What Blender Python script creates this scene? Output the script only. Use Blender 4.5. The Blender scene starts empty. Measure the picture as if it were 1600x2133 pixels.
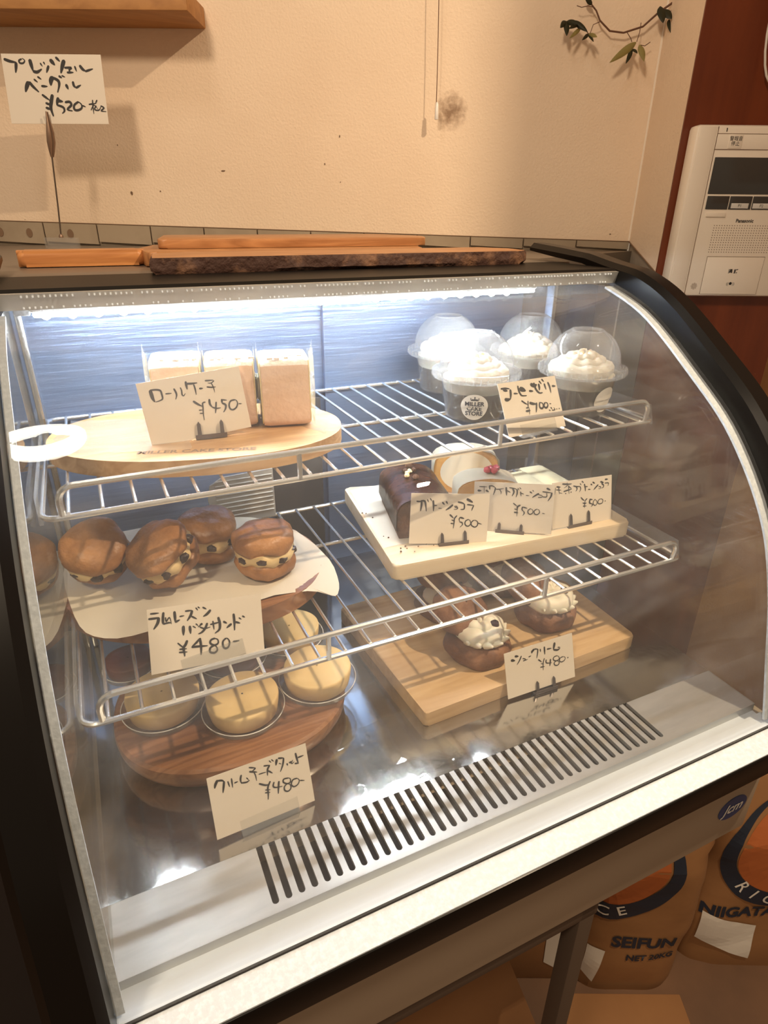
import bpy, bmesh, math, random
from mathutils import Matrix, Vector, Euler, noise
random.seed(7)
PI = math.pi
scn = bpy.context.scene
COL = scn.collection

# ---------------- camera, world, lights, exposure ----------------
cam_d = bpy.data.cameras.new('camera'); cam = bpy.data.objects.new('camera', cam_d); COL.objects.link(cam)
cam_d.sensor_fit = 'HORIZONTAL'; cam_d.sensor_width = 36.0; cam_d.lens = 36.0 * 1294.0 / 1600.0
cam_d.clip_start = 0.01; cam_d.clip_end = 50
H = 1.42
cam.matrix_world = Matrix.Translation((0, 0, H)) @ Matrix.Rotation(math.radians(-25.332), 4, 'Z') @ Matrix.Rotation(math.radians(64.175), 4, 'X') @ Matrix.Rotation(math.radians(0.548), 4, 'Z')
scn.camera = cam

w = bpy.data.worlds.new('world'); scn.world = w; w.use_nodes = True
w.node_tree.nodes['Background'].inputs[0].default_value = (1.0, 0.74, 0.50, 1)
w.node_tree.nodes['Background'].inputs[1].default_value = 0.29

def lamp(name, kind, loc, energy, color, size=0.1, rot=None, sy=None):
    l = bpy.data.lights.new(name, kind); l.energy = energy; l.color = color
    if kind == 'AREA':
        l.size = size
        if sy: l.shape = 'RECTANGLE'; l.size_y = sy
    else: l.shadow_soft_size = size
    o = bpy.data.objects.new(name, l); COL.objects.link(o); o.location = loc
    if rot: o.rotation_euler = rot
    return o
lamp('ceiling_lamp_light', 'POINT', (-0.62, -0.25, 2.35), 52, (1.0, 0.80, 0.58), 0.11)
for dy in (0.006, -0.006):     # the twin pendant lamp, mirrored in the case glass
    l = lamp('pendant_light', 'AREA', (0.84, -0.08+dy, 2.35), 12.0, (1.0, 0.77, 0.52), 0.042, sy=0.009)
    l.data.shape = 'ELLIPSE'

scn.view_settings.view_transform = 'Standard'
scn.view_settings.look = 'None'
scn.view_settings.exposure = 0.0
scn.view_settings.gamma = 1.0
scn.view_settings.use_curve_mapping = False

# ---------------- frames of reference ----------------
AZ = math.radians(25.332)
A = Vector((math.sin(AZ), math.cos(AZ), 0)); B = Vector((math.cos(AZ), -math.sin(AZ), 0))
def bd(b, d, z): return Vector((b*B.x + d*A.x, b*B.y + d*A.y, z))     # wall coordinates: along, away, up
MW = Matrix(((B.x, A.x, 0, 0), (B.y, A.y, 0, 0), (0, 0, 1, 0), (0, 0, 0, 1)))

# ---------------- materials ----------------
M = {}
def mat(name, col, rough=0.5, metal=0.0, bump=None, var=None, emit=None, spec=None, coat=0, trans=0, sss=0):
    m = bpy.data.materials.new(name); m.use_nodes = True; nt = m.node_tree; b = nt.nodes['Principled BSDF']
    b.inputs['Base Color'].default_value = (*col, 1); b.inputs['Roughness'].default_value = rough; b.inputs['Metallic'].default_value = metal
    if spec is not None: b.inputs['Specular IOR Level'].default_value = spec
    if coat: b.inputs['Coat Weight'].default_value = coat; b.inputs['Coat Roughness'].default_value = 0.12
    if sss: b.inputs['Subsurface Weight'].default_value = sss; b.inputs['Subsurface Scale'].default_value = 0.01
    if emit: b.inputs['Emission Color'].default_value = (*emit[0], 1); b.inputs['Emission Strength'].default_value = emit[1]
    tc = nt.nodes.new('ShaderNodeTexCoord')
    if bump:
        n = nt.nodes.new('ShaderNodeTexNoise'); n.inputs['Scale'].default_value = bump[0]; n.inputs['Detail'].default_value = 4
        mp = nt.nodes.new('ShaderNodeMapping'); mp.inputs['Scale'].default_value = bump[2] if len(bump) > 2 else (1, 1, 1)
        nt.links.new(tc.outputs['Object'], mp.inputs[0]); nt.links.new(mp.outputs[0], n.inputs['Vector'])
        bp = nt.nodes.new('ShaderNodeBump'); bp.inputs['Strength'].default_value = bump[1]; bp.inputs['Distance'].default_value = 0.002
        nt.links.new(n.outputs[0], bp.inputs['Height']); nt.links.new(bp.outputs[0], b.inputs['Normal'])
    if var:   # (scale, colour2, stretch, low, high)
        n = nt.nodes.new('ShaderNodeTexNoise'); n.inputs['Scale'].default_value = var[0]; n.inputs['Detail'].default_value = 6; n.inputs['Roughness'].default_value = 0.6
        mp = nt.nodes.new('ShaderNodeMapping'); mp.inputs['Scale'].default_value = var[2]
        nt.links.new(tc.outputs['Object'], mp.inputs[0]); nt.links.new(mp.outputs[0], n.inputs['Vector'])
        r = nt.nodes.new('ShaderNodeValToRGB'); r.color_ramp.elements[0].position = var[3]; r.color_ramp.elements[1].position = var[4]
        r.color_ramp.elements[0].color = (*col, 1); r.color_ramp.elements[1].color = (*var[1], 1)
        nt.links.new(n.outputs[0], r.inputs[0]); nt.links.new(r.outputs[0], b.inputs['Base Color'])
    M[name] = m; return m
def wood(name, c1, c2, axis='x', scale=1.0, rough=0.55, coat=0, ring=14.0):
    m = bpy.data.materials.new(name); m.use_nodes = True; nt = m.node_tree; b = nt.nodes['Principled BSDF']
    b.inputs['Roughness'].default_value = rough
    if coat: b.inputs['Coat Weight'].default_value = coat; b.inputs['Coat Roughness'].default_value = 0.2
    tc = nt.nodes.new('ShaderNodeTexCoord'); mp = nt.nodes.new('ShaderNodeMapping')
    s = {'x': (1.5, 14, 14), 'y': (14, 1.5, 14), 'z': (14, 14, 1.5)}[axis]
    mp.inputs['Scale'].default_value = [v*scale for v in s]
    nt.links.new(tc.outputs['Object'], mp.inputs[0])
    n = nt.nodes.new('ShaderNodeTexNoise'); n.inputs['Scale'].default_value = 2.2; n.inputs['Detail'].default_value = 5; n.inputs['Distortion'].default_value = 0.7
    nt.links.new(mp.outputs[0], n.inputs['Vector'])
    mul = nt.nodes.new('ShaderNodeMath'); mul.operation = 'MULTIPLY'; mul.inputs[1].default_value = ring
    fr = nt.nodes.new('ShaderNodeMath'); fr.operation = 'PINGPONG'; fr.inputs[1].default_value = 1.0
    nt.links.new(n.outputs[0], mul.inputs[0]); nt.links.new(mul.outputs[0], fr.inputs[0])
    n2 = nt.nodes.new('ShaderNodeTexNoise'); n2.inputs['Scale'].default_value = 9; n2.inputs['Detail'].default_value = 6
    nt.links.new(mp.outputs[0], n2.inputs['Vector'])
    mx = nt.nodes.new('ShaderNodeMath'); mx.operation = 'MULTIPLY_ADD'; mx.inputs[1].default_value = 0.45
    nt.links.new(fr.outputs[0], mx.inputs[0])
    m2 = nt.nodes.new('ShaderNodeMath'); m2.operation = 'MULTIPLY'; m2.inputs[1].default_value = 0.55
    nt.links.new(n2.outputs[0], m2.inputs[0]); nt.links.new(m2.outputs[0], mx.inputs[2])
    r = nt.nodes.new('ShaderNodeValToRGB'); r.color_ramp.elements[0].position = 0.15; r.color_ramp.elements[1].position = 0.75
    r.color_ramp.elements[0].color = (*c2, 1); r.color_ramp.elements[1].color = (*c1, 1)
    nt.links.new(mx.outputs[0], r.inputs[0]); nt.links.new(r.outputs[0], b.inputs['Base Color'])
    bp = nt.nodes.new('ShaderNodeBump'); bp.inputs['Strength'].default_value = 0.25; bp.inputs['Distance'].default_value = 0.001
    nt.links.new(mx.outputs[0], bp.inputs['Height']); nt.links.new(bp.outputs[0], b.inputs['Normal'])
    M[name] = m; return m
def glass(name, tint=(1, 1, 1), haze=0.03, hazecol=(1, 1, 1), rough=0.0, ior=1.45, smear=0.0):
    m = bpy.data.materials.new(name); m.use_nodes = True; nt = m.node_tree; nt.nodes.clear()
    out = nt.nodes.new('ShaderNodeOutputMaterial'); tr = nt.nodes.new('ShaderNodeBsdfTransparent'); tr.inputs[0].default_value = (*tint, 1)
    gl = nt.nodes.new('ShaderNodeBsdfGlossy'); gl.inputs['Roughness'].default_value = rough
    dd = nt.nodes.new('ShaderNodeBsdfDiffuse'); dd.inputs[0].default_value = (*hazecol, 1); dt = nt.nodes.new('ShaderNodeBsdfTranslucent'); dt.inputs[0].default_value = (*hazecol, 1)
    df = nt.nodes.new('ShaderNodeMixShader'); df.inputs[0].default_value = 0.55; nt.links.new(dd.outputs[0], df.inputs[1]); nt.links.new(dt.outputs[0], df.inputs[2])     # dust scatters both ways; this haze also stands in for lamp bloom
    fr = nt.nodes.new('ShaderNodeFresnel'); fr.inputs[0].default_value = ior
    geo = nt.nodes.new('ShaderNodeNewGeometry'); mi = nt.nodes.new('ShaderNodeMapRange')     # the same air-side reflectance on both faces of a pane
    mi.inputs['To Min'].default_value = ior; mi.inputs['To Max'].default_value = 1/ior
    nt.links.new(geo.outputs['Backfacing'], mi.inputs[0]); nt.links.new(mi.outputs[0], fr.inputs[0])
    a = nt.nodes.new('ShaderNodeMixShader'); b = nt.nodes.new('ShaderNodeMixShader'); a.inputs[0].default_value = haze
    if smear:
        tc = nt.nodes.new('ShaderNodeTexCoord'); mp = nt.nodes.new('ShaderNodeMapping'); mp.inputs['Scale'].default_value = (2, 6, 5); mp.inputs['Rotation'].default_value = (0.5, 0.3, 0.4)
        n = nt.nodes.new('ShaderNodeTexNoise'); n.inputs['Scale'].default_value = 3; n.inputs['Detail'].default_value = 5; n.inputs['Distortion'].default_value = 1.2
        mr = nt.nodes.new('ShaderNodeMapRange'); mr.inputs['From Min'].default_value = 0.45; mr.inputs['From Max'].default_value = 0.75
        mr.inputs['To Min'].default_value = haze; mr.inputs['To Max'].default_value = haze + smear
        nt.links.new(tc.outputs['Object'], mp.inputs[0]); nt.links.new(mp.outputs[0], n.inputs['Vector']); nt.links.new(n.outputs[0], mr.inputs[0]); nt.links.new(mr.outputs[0], a.inputs[0])
    nt.links.new(tr.outputs[0], a.inputs[1]); nt.links.new(df.outputs[0], a.inputs[2])
    nt.links.new(fr.outputs[0], b.inputs[0]); nt.links.new(a.outputs[0], b.inputs[1]); nt.links.new(gl.outputs[0], b.inputs[2]); nt.links.new(b.outputs[0], out.inputs[0])
    M[name] = m; return m

mat('plaster', (0.86, 0.69, 0.52), 0.9, bump=(260, 0.5), var=(3.5, (0.81, 0.635, 0.47), (1, 1, 1), 0.42, 0.7))
mat('tile', (0.40, 0.32, 0.23), 0.3, var=(9, (0.30, 0.23, 0.16), (1, 1, 1), 0.4, 0.75))
mat('ledge_steel', (0.24, 0.195, 0.155), 0.38, 0.5)
mat('pillar_wood', (0.21, 0.044, 0.012), 0.38, var=(4, (0.12, 0.022, 0.006), (6, 6, 0.6), 0.3, 0.7))
mat('orange_wall', (0.62, 0.33, 0.15), 0.85, bump=(200, 0.3))
mat('floor', (0.17, 0.085, 0.042), 0.6, var=(3, (0.10, 0.05, 0.025), (1, 1, 1), 0.35, 0.7))
mat('black', (0.005, 0.004, 0.0035), 0.30, spec=0.22)
mat('black_matte', (0.007, 0.006, 0.005), 0.42, spec=0.15)
mat('steel', (0.62, 0.62, 0.60), 0.26, 1.0, bump=(60, 0.10, (0.3, 8, 8)))
mat('steel_dull', (0.66, 0.66, 0.64), 0.45, 0.75, var=(14, (0.54, 0.54, 0.53), (1, 6, 1), 0.3, 0.7))
mat('steel_mirror', (0.50, 0.49, 0.47), 0.10, 1.0, bump=(25, 0.12))
mat('chrome', (0.92, 0.92, 0.91), 0.24, 0.9)
mat('gutter', (0.74, 0.81, 0.90), 0.38, 0.1)
mat('duct', (0.02, 0.02, 0.022), 0.5)
mat('rear_blue', (0.19, 0.26, 0.41), 0.38, 0.75, bump=(34, 0.5, (0.3, 1, 5)))
mat('rear_dark', (0.05, 0.045, 0.045), 0.25, 0.3)
mat('panel_beige', (0.42, 0.33, 0.24), 0.5, 0.1)
mat('white_plastic', (0.90, 0.79, 0.66), 0.4)
mat('white_plastic_side', (0.62, 0.56, 0.48), 0.4)
mat('screen', (0.055, 0.05, 0.045), 0.15)
mat('ink', (0.022, 0.018, 0.017), 0.6)
mat('ink_line', (0.20, 0.12, 0.07), 0.6)
mat('print_navy', (0.012, 0.018, 0.035), 0.6)
mat('print_blue', (0.03, 0.055, 0.16), 0.4)
mat('print_white', (0.7, 0.66, 0.6), 0.6)
mat('print_orange', (0.40, 0.11, 0.026), 0.7)
mat('card', (0.70, 0.62, 0.52), 0.6)
mat('card_pocket', (0.85, 0.82, 0.78), 0.3)
mat('kraft', (0.29, 0.14, 0.052), 0.75, bump=(14, 0.6), var=(6, (0.26, 0.122, 0.046), (1, 1, 1), 0.35, 0.7))
mat('leaf_dark', (0.055, 0.052, 0.022), 0.5)
mat('leaf_pale', (0.42, 0.36, 0.13), 0.55)
mat('stem', (0.13, 0.055, 0.028), 0.6)
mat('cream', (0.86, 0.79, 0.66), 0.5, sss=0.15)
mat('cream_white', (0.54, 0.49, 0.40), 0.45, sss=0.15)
mat('sponge_skin', (0.66, 0.44, 0.30), 0.8, bump=(160, 0.5), var=(16, (0.82, 0.60, 0.46), (1, 1, 1), 0.35, 0.75))
mat('sugar', (0.88, 0.80, 0.74), 0.85, bump=(220, 1.0))
mat('sponge_cut', (0.88, 0.70, 0.38), 0.8, bump=(180, 0.5))
mat('cookie', (0.50, 0.235, 0.085), 0.40, bump=(60, 1.6), var=(26, (0.20, 0.08, 0.032), (1, 1, 1), 0.35, 0.7))
mat('cookie_dark', (0.17, 0.070, 0.032), 0.6, bump=(90, 1.2), var=(30, (0.30, 0.14, 0.065), (1, 1, 1), 0.45, 0.62))
mat('butter', (0.78, 0.58, 0.30), 0.45, bump=(60, 0.6))
mat('raisin', (0.035, 0.015, 0.012), 0.35, bump=(120, 1.0))
mat('tart_top', (0.86, 0.63, 0.30), 0.5, bump=(40, 0.3), var=(9, (0.80, 0.54, 0.22), (1, 1, 1), 0.4, 0.7))
mat('tart_dark', (0.16, 0.04, 0.028), 0.35, bump=(50, 0.6))
mat('choco', (0.075, 0.025, 0.015), 0.25, bump=(60, 0.7), var=(25, (0.15, 0.06, 0.03), (1, 1, 1), 0.4, 0.7))
mat('choco_crumb', (0.17, 0.075, 0.035), 0.8, bump=(150, 1.2), var=(60, (0.07, 0.03, 0.016), (1, 1, 1), 0.4, 0.6))
mat('gateau_crumb', (0.72, 0.40, 0.12), 0.75, bump=(150, 1.0))
mat('icing', (0.88, 0.84, 0.70), 0.3)
mat('matcha', (0.80, 0.71, 0.46), 0.7, bump=(120, 0.5))
mat('berry', (0.45, 0.05, 0.07), 0.3, bump=(90, 1.2))
mat('blueberry', (0.035, 0.012, 0.022), 0.25)
mat('jelly', (0.020, 0.012, 0.010), 0.08)
mat('parchment', (0.68, 0.61, 0.50), 0.7, bump=(20, 0.4))
mat('bark', (0.055, 0.022, 0.014), 0.75, bump=(70, 3.0), var=(38, (0.24, 0.12, 0.065), (1, 2, 1), 0.5, 0.72))
mat('tray_grey', (0.34, 0.31, 0.27), 0.5)
mat('cable', (0.75, 0.68, 0.6), 0.5)
mat('rubber', (0.02, 0.018, 0.017), 0.8)
mat('stand_metal', (0.105, 0.075, 0.055), 0.5, 0.3)
mat('clip', (0.26, 0.17, 0.12), 0.35, 0.6)
mat('holder', (0.14, 0.115, 0.11), 0.35, 0.7)
mat('gasket', (0.62, 0.68, 0.76), 0.5, bump=(140, 0.5), var=(260, (0.74, 0.80, 0.88), (1, 1, 1), 0.45, 0.65))
mat('led', (1, 1, 1), 0.5, emit=((0.86, 0.93, 1.0), 185.0))
mat('led_dot', (1, 1, 1), 0.5, emit=((0.86, 0.93, 1.0), 270.0))
mat('bulb', (1, 1, 1), 0.5, emit=((1.0, 0.66, 0.32), 120.0))
mat('ring', (1, 1, 1), 0.5, emit=((1.0, 0.93, 0.82), 34.0))
wood('board_dark', (0.54, 0.255, 0.10), (0.32, 0.13, 0.045), 'x', rough=0.4)
wood('board_handle', (0.62, 0.27, 0.09), (0.42, 0.16, 0.05), 'x', rough=0.4)
wood('board_walnut', (0.36, 0.165, 0.075), (0.20, 0.08, 0.035), 'x', rough=0.35, coat=0.3)
wood('board_oak', (0.56, 0.34, 0.16), (0.38, 0.20, 0.08), 'x', rough=0.6)
wood('board_maple', (0.62, 0.42, 0.225), (0.48, 0.30, 0.14), 'x', rough=0.6, ring=8)
wood('board_pale', (0.76, 0.63, 0.45), (0.68, 0.53, 0.35), 'x', rough=0.6, ring=6)
wood('shelf_wood', (0.44, 0.21, 0.065), (0.32, 0.14, 0.042), 'x', rough=0.6, ring=6)
glass('glass_front', (0.985, 0.99, 0.985), haze=0.026, hazecol=(0.9, 0.9, 0.9), ior=1.42, smear=0.06)
glass('glass_side', (0.93, 0.95, 0.94), haze=0.02, ior=1.5, smear=0.03)
glass('acrylic', (0.93, 0.93, 0.92), haze=0.14, ior=1.45)
glass('film', (0.94, 0.94, 0.93), haze=0.16, hazecol=(0.95, 0.92, 0.85), rough=0.1, ior=1.5)
glass('dome', (0.95, 0.95, 0.95), haze=0.13, hazecol=(0.95, 0.95, 0.94), rough=0.04, ior=1.5)
glass('cup', (0.92, 0.92, 0.92), haze=0.08, ior=1.5)

glass('crinkle', (0.97, 0.98, 0.97), haze=0.03, rough=0.03, ior=1.6)

# ---------------- mesh helpers ----------------
WORLD = {}
def wm(o): return WORLD.get(o.name, Matrix.Identity(4))
def tag(o, label=None, cat=None, group=None, kind=None):
    if label: o['label'] = label
    if cat: o['category'] = cat
    if group: o['group'] = group
    if kind: o['kind'] = kind
    return o
def thing(name, label, cat, loc=(0, 0, 0), rot=None, group=None):
    o = bpy.data.objects.new(name, None); COL.objects.link(o); o.empty_display_size = 0.02
    o.location = loc
    if rot is not None: o.rotation_euler = rot
    WORLD[o.name] = Matrix.LocRotScale(Vector(loc), Euler(rot) if rot is not None else Euler((0, 0, 0)), Vector((1, 1, 1)))
    return tag(o, label, cat, group)
def obj(name, bm, m, parent=None, world=True, smooth=True, angle=35):
    if isinstance(m, str): m = M[m]
    ms = m if isinstance(m, (list, tuple)) else [m]
    P = wm(parent) if parent else None
    if parent is not None and world: bm.transform(P.inverted())
    loc = None
    if parent is None:
        xs = [v.co for v in bm.verts]
        loc = Vector(((min(v.x for v in xs)+max(v.x for v in xs))/2, (min(v.y for v in xs)+max(v.y for v in xs))/2, min(v.z for v in xs)))
        bm.transform(Matrix.Translation(-loc))
    me = bpy.data.meshes.new(name)
    bmesh.ops.recalc_face_normals(bm, faces=bm.faces)
    bm.to_mesh(me); bm.free()
    for k in ms: me.materials.append(M[k] if isinstance(k, str) else k)
    if smooth and len(me.polygons):
        me.polygons.foreach_set('use_smooth', [True]*len(me.polygons))
        try: me.set_sharp_from_angle(angle=math.radians(angle))
        except Exception: pass
    o = bpy.data.objects.new(name, me); COL.objects.link(o)
    if parent is not None: o.parent = parent; WORLD[o.name] = P.copy()
    else: o.location = loc; WORLD[o.name] = Matrix.Translation(loc)
    return o
def dup(o, parent=None, offset=(0, 0, 0)):
    c = o.copy(); COL.objects.link(c); c.location = Vector(o.location) + Vector(offset)
    if parent is not None: c.parent = parent
    WORLD[c.name] = WORLD.get(o.name, Matrix.Identity(4))
    return c
def nb(): return bmesh.new()
def add(bm, verts, faces, mi=0):
    vs = [bm.verts.new(v) for v in verts]
    for f in faces:
        try: q = bm.faces.new([vs[i] for i in f]); q.material_index = mi
        except ValueError: pass
    return vs
def box(bm, lo, hi, bev=0.0, mtx=None, mi=0, seg=2):
    t = bmesh.new(); bmesh.ops.create_cube(t, size=1)
    lo = Vector(lo); hi = Vector(hi)
    t.transform(Matrix.Translation((lo+hi)/2) @ Matrix.Diagonal((*(hi-lo), 1)))
    if bev: bmesh.ops.bevel(t, geom=t.edges[:], offset=bev, segments=seg, affect='EDGES', profile=0.5)
    if mtx is not None: t.transform(mtx)
    merge(bm, t, mi); return bm
def merge(bm, t, mi=0):
    m = {}
    for v in t.verts: m[v] = bm.verts.new(v.co)
    for f in t.faces:
        try: q = bm.faces.new([m[v] for v in f.verts]); q.material_index = mi if mi else f.material_index
        except ValueError: pass
    t.free()
def tube(bm, pts, r, n=8, closed=False, cap=True, mi=0):
    pts = [Vector(p) for p in pts]; k = len(pts)
    rad = r if isinstance(r, (list, tuple)) else [r]*k
    rings = []; up = None
    for i, p in enumerate(pts):
        a = pts[(i-1) % k] if (closed or i > 0) else p; b = pts[(i+1) % k] if (closed or i < k-1) else p
        d = (b-a).normalized()
        if up is None:
            up = d.orthogonal().normalized()
        up = (up - d*up.dot(d)); up = up.normalized() if up.length > 1e-6 else d.orthogonal().normalized()
        s = d.cross(up)
        rings.append([bm.verts.new(p + (up*math.cos(2*PI*j/n) + s*math.sin(2*PI*j/n))*rad[i]) for j in range(n)])
    for i in range(k if closed else k-1):
        a = rings[i]; b = rings[(i+1) % k]
        for j in range(n):
            try: f = bm.faces.new((a[j], a[(j+1) % n], b[(j+1) % n], b[j])); f.material_index = mi
            except ValueError: pass
    if cap and not closed:
        for rr, f in ((rings[0], 1), (rings[-1], 0)):
            q = bm.faces.new(rr[::-1] if f else rr); q.material_index = mi
    return bm
def lathe(bm, prof, n=40, c=(0, 0, 0), mi=0, capb=True, capt=True, jit=None):
    c = Vector(c); rings = []
    for (r, z) in prof:
        rings.append([bm.verts.new(c + Vector((r*math.cos(2*PI*j/n), r*math.sin(2*PI*j/n), z))) for j in range(n)])
    for a, b in zip(rings, rings[1:]):
        for j in range(n):
            f = bm.faces.new((a[j], a[(j+1) % n], b[(j+1) % n], b[j])); f.material_index = mi
    if capb: bm.faces.new(rings[0][::-1]).material_index = mi
    if capt: bm.faces.new(rings[-1]).material_index = mi
    if jit:
        for rg in rings:
            for v in rg:
                q = noise.noise_vector((v.co + Vector(jit[2]))*jit[1]); v.co += Vector(q)*jit[0]
    return bm
def prism(bm, pts, vec, mi=0):
    v = Vector(vec); n = len(pts); P = [Vector(p) for p in pts]
    vs = [bm.verts.new(p) for p in P] + [bm.verts.new(p+v) for p in P]
    bm.faces.new(vs[:n][::-1]).material_index = mi; bm.faces.new(vs[n:]).material_index = mi
    for i in range(n):
        j = (i+1) % n
        bm.faces.new((vs[i], vs[j], vs[n+j], vs[n+i])).material_index = mi
    return bm
def slab(pts, z0, z1, bev=0.003, seg=2):
    bm = nb(); prism(bm, [(x, y, z0) for x, y in pts], (0, 0, z1-z0))
    es = [e for e in bm.edges if abs(e.verts[0].co.z-e.verts[1].co.z) < 1e-6]
    bmesh.ops.bevel(bm, geom=es, offset=bev, segments=seg, affect='EDGES', profile=0.5)
    return bm
def sheet(bm, grid, thick=None, mi=0):
    vs = [[bm.verts.new(p) for p in row] for row in grid]
    for i in range(len(vs)-1):
        for j in range(len(vs[0])-1):
            bm.faces.new((vs[i][j], vs[i][j+1], vs[i+1][j+1], vs[i+1][j])).material_index = mi
    if thick: bmesh.ops.solidify(bm, geom=bm.faces[:], thickness=thick)
    return bm
def text_bm(s, size, mtx, ext=0.00015, align='CENTER', space=1.0, shear=0, bend=None, bold=0.0):
    c = bpy.data.curves.new('t', 'FONT'); c.body = s; c.size = size; c.align_x = align; c.align_y = 'CENTER'
    c.space_line = space; c.shear = shear; c.extrude = 0; c.resolution_u = 3; c.offset = bold
    o = bpy.data.objects.new('t', c); COL.objects.link(o)
    dg = bpy.context.evaluated_depsgraph_get()
    me = bpy.data.meshes.new_from_object(o.evaluated_get(dg))
    bm = nb(); bm.from_mesh(me); bpy.data.objects.remove(o); bpy.data.meshes.remove(me)
    for f in bm.faces: f.material_index = 0
    if bend:
        for v in bm.verts: v.co = Vector(bend(v.co))
    bm.transform(mtx); return bm
XZ = Matrix.Rotation(PI/2, 4, 'X')          # text lying in x-y stood up into x-z, facing -y
def obj_text(name, s, size, mtx, m, parent, world=False, **k):
    return obj(name, text_bm(s, size, mtx, **k), m, parent, world=world, smooth=False)

# =====================================================================
# THE SETTING
# =====================================================================
CORN = 0.447                      # where the back wall meets the short side wall
PW, PD = 1.25, 1.08               # distance of back wall and of the pillar face
def st(o): o['kind'] = 'structure'; return o
# floor
bm = nb(); box(bm, (-3.5, -2.5, -0.05), (3.5, 3.5, 0.0)); st(obj('floor', bm, 'floor', smooth=False))
# back wall (stands in the wall frame), with a row of grey tiles below the plaster
def wall_line(b): return 1.399 + (b+0.706)*(1.374-1.399)/1.153
bm = nb(); prism(bm, [bd(-2.6, PW, wall_line(-2.6)), bd(CORN, PW, wall_line(CORN)), bd(CORN, PW, 3.0), bd(-2.6, PW, 3.0)], A*0.12)
wall = st(obj('wall_back', bm, 'plaster', smooth=False))
bm = nb(); prism(bm, [bd(-2.6, PW+0.003, 0), bd(CORN, PW+0.003, 0), bd(CORN, PW+0.003, wall_line(CORN)-0.0005), bd(-2.6, PW+0.003, wall_line(-2.6)-0.0005)], A*0.117)
obj('tile_backing', bm, 'tile', wall, smooth=False)
e = CORN
while e > -1.2:
    a0 = e-0.0965
    bm = nb(); prism(bm, [bd(a0, PW-0.004, 1.365), bd(e-0.0012, PW-0.004, 1.3605), bd(e-0.0012, PW-0.004, wall_line(e)-0.001), bd(a0, PW-0.004, wall_line(a0)-0.001)], A*0.007)
    obj('tile', bm, 'tile', wall, smooth=False); e -= 0.0977
for k, (b, z) in enumerate([(-0.708, 1.380), (-0.655, 1.379), (-0.58, 1.378)]):
    bm = nb(); lathe(bm, [(0.0055, 0), (0.0055, 0.0006)], 20); bm.transform(MW @ Matrix.Translation((b, PW-0.0045, z)) @ Matrix.Diagonal((1, 1, 1.4, 1)) @ Matrix.Rotation(PI/2, 4, 'X'))
    obj('tile_mark', bm, 'ink_line', wall)
# short return wall between the corner and the pillar
def rl(d): return 1.336 + (d-PD)*(1.374-1.336)/(PW-PD)
bm = nb(); prism(bm, [bd(0.447, PW, rl(PW)), bd(0.437, PD, rl(PD)), bd(0.437, PD, 3.0), bd(0.447, PW, 3.0)], B*0.15)
wr = st(obj('wall_right', bm, 'plaster', smooth=False))
bm = nb(); prism(bm, [bd(0.449, PW, 0), bd(0.439, PD, 0), bd(0.439, PD, rl(PD)-0.0005), bd(0.449, PW, rl(PW)-0.0005)], B*0.14)
obj('tile_strip', bm, 'tile', wr, smooth=False)
bm = nb(); tube(bm, [bd(0.4465, PW-0.001, 1.375), bd(0.4465, PW-0.001, 3.0)], 0.0025, 6); obj('corner_bead', bm, 'white_plastic', wr)
bm = nb(); tube(bm, [bd(-1.0, PW-0.0045, wall_line(-1.0)), bd(0.445, PW-0.0045, wall_line(0.445))], 0.0007, 5); tube(bm, [bd(0.4455, PW-0.003, rl(PW)), bd(0.437, PD+0.004, rl(PD))], 0.0012, 5); obj('caulk_line', bm, 'ink_line', wr)
# wooden pillar and the warm wall far behind it
bm = nb(); prism(bm, [bd(0.437, PD-0.004, 0), bd(0.655, PD-0.004, 0), bd(0.655, PD-0.004, 3.0), bd(0.437, PD-0.004, 3.0)], A*0.0035)
prism(bm, [bd(0.600, PD, 0), bd(0.655, PD, 0), bd(0.655, PD, 3.0), bd(0.600, PD, 3.0)], A*0.16)
st(obj('wall_pillar', bm, 'pillar_wood', smooth=False))
bm = nb(); prism(bm, [bd(0.66, 1.45, 0), bd(2.6, 1.45, 0), bd(2.6, 1.45, 3.0), bd(0.66, 1.45, 3.0)], A*0.1)
st(obj('wall_far', bm, 'orange_wall', smooth=False))
# worktop behind the case, in front of the tiles
bm = nb(); prism(bm, [(-1.8, 0.806, 1.32), (0.630, 0.806, 1.32), (0.955, 0.93, 1.32), (*bd(0.445, PW-0.005, 0).xy, 1.32), (*bd(-1.8, PW-0.005, 0).xy, 1.32)], (0, 0, 0.0385))
st(obj('trim_1', bm, 'ledge_steel', smooth=False))
bm = nb(); prism(bm, [(-1.8, 0.83, 0), (0.60, 0.83, 0), (0.80, 0.90, 0), (*bd(0.40, PW-0.01, 0).xy, 0), (*bd(-1.8, PW-0.01, 0).xy, 0)], (0, 0, 1.319))
st(obj('trim_2', bm, 'rear_dark', smooth=False))

# unseen wall piece added to the right, shading the corner from the pendant lamp
bm = nb(); box(bm, (0.803, 0.20, 1.42), (2.2, 0.28, 3.0)); st(obj('added_shade_wall', bm, 'plaster', smooth=False))
# wooden wall shelf at the top left
bm = nb(); box(bm, (-1.3, PW-0.105, 1.684), (-0.297, PW-0.001, 1.712), 0.0015)
bm.transform(MW); t = obj('wall_shelf', bm, 'shelf_wood'); tag(t, 'brown wooden wall shelf board at the top left corner above the bagel price sign', 'shelf')
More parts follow.
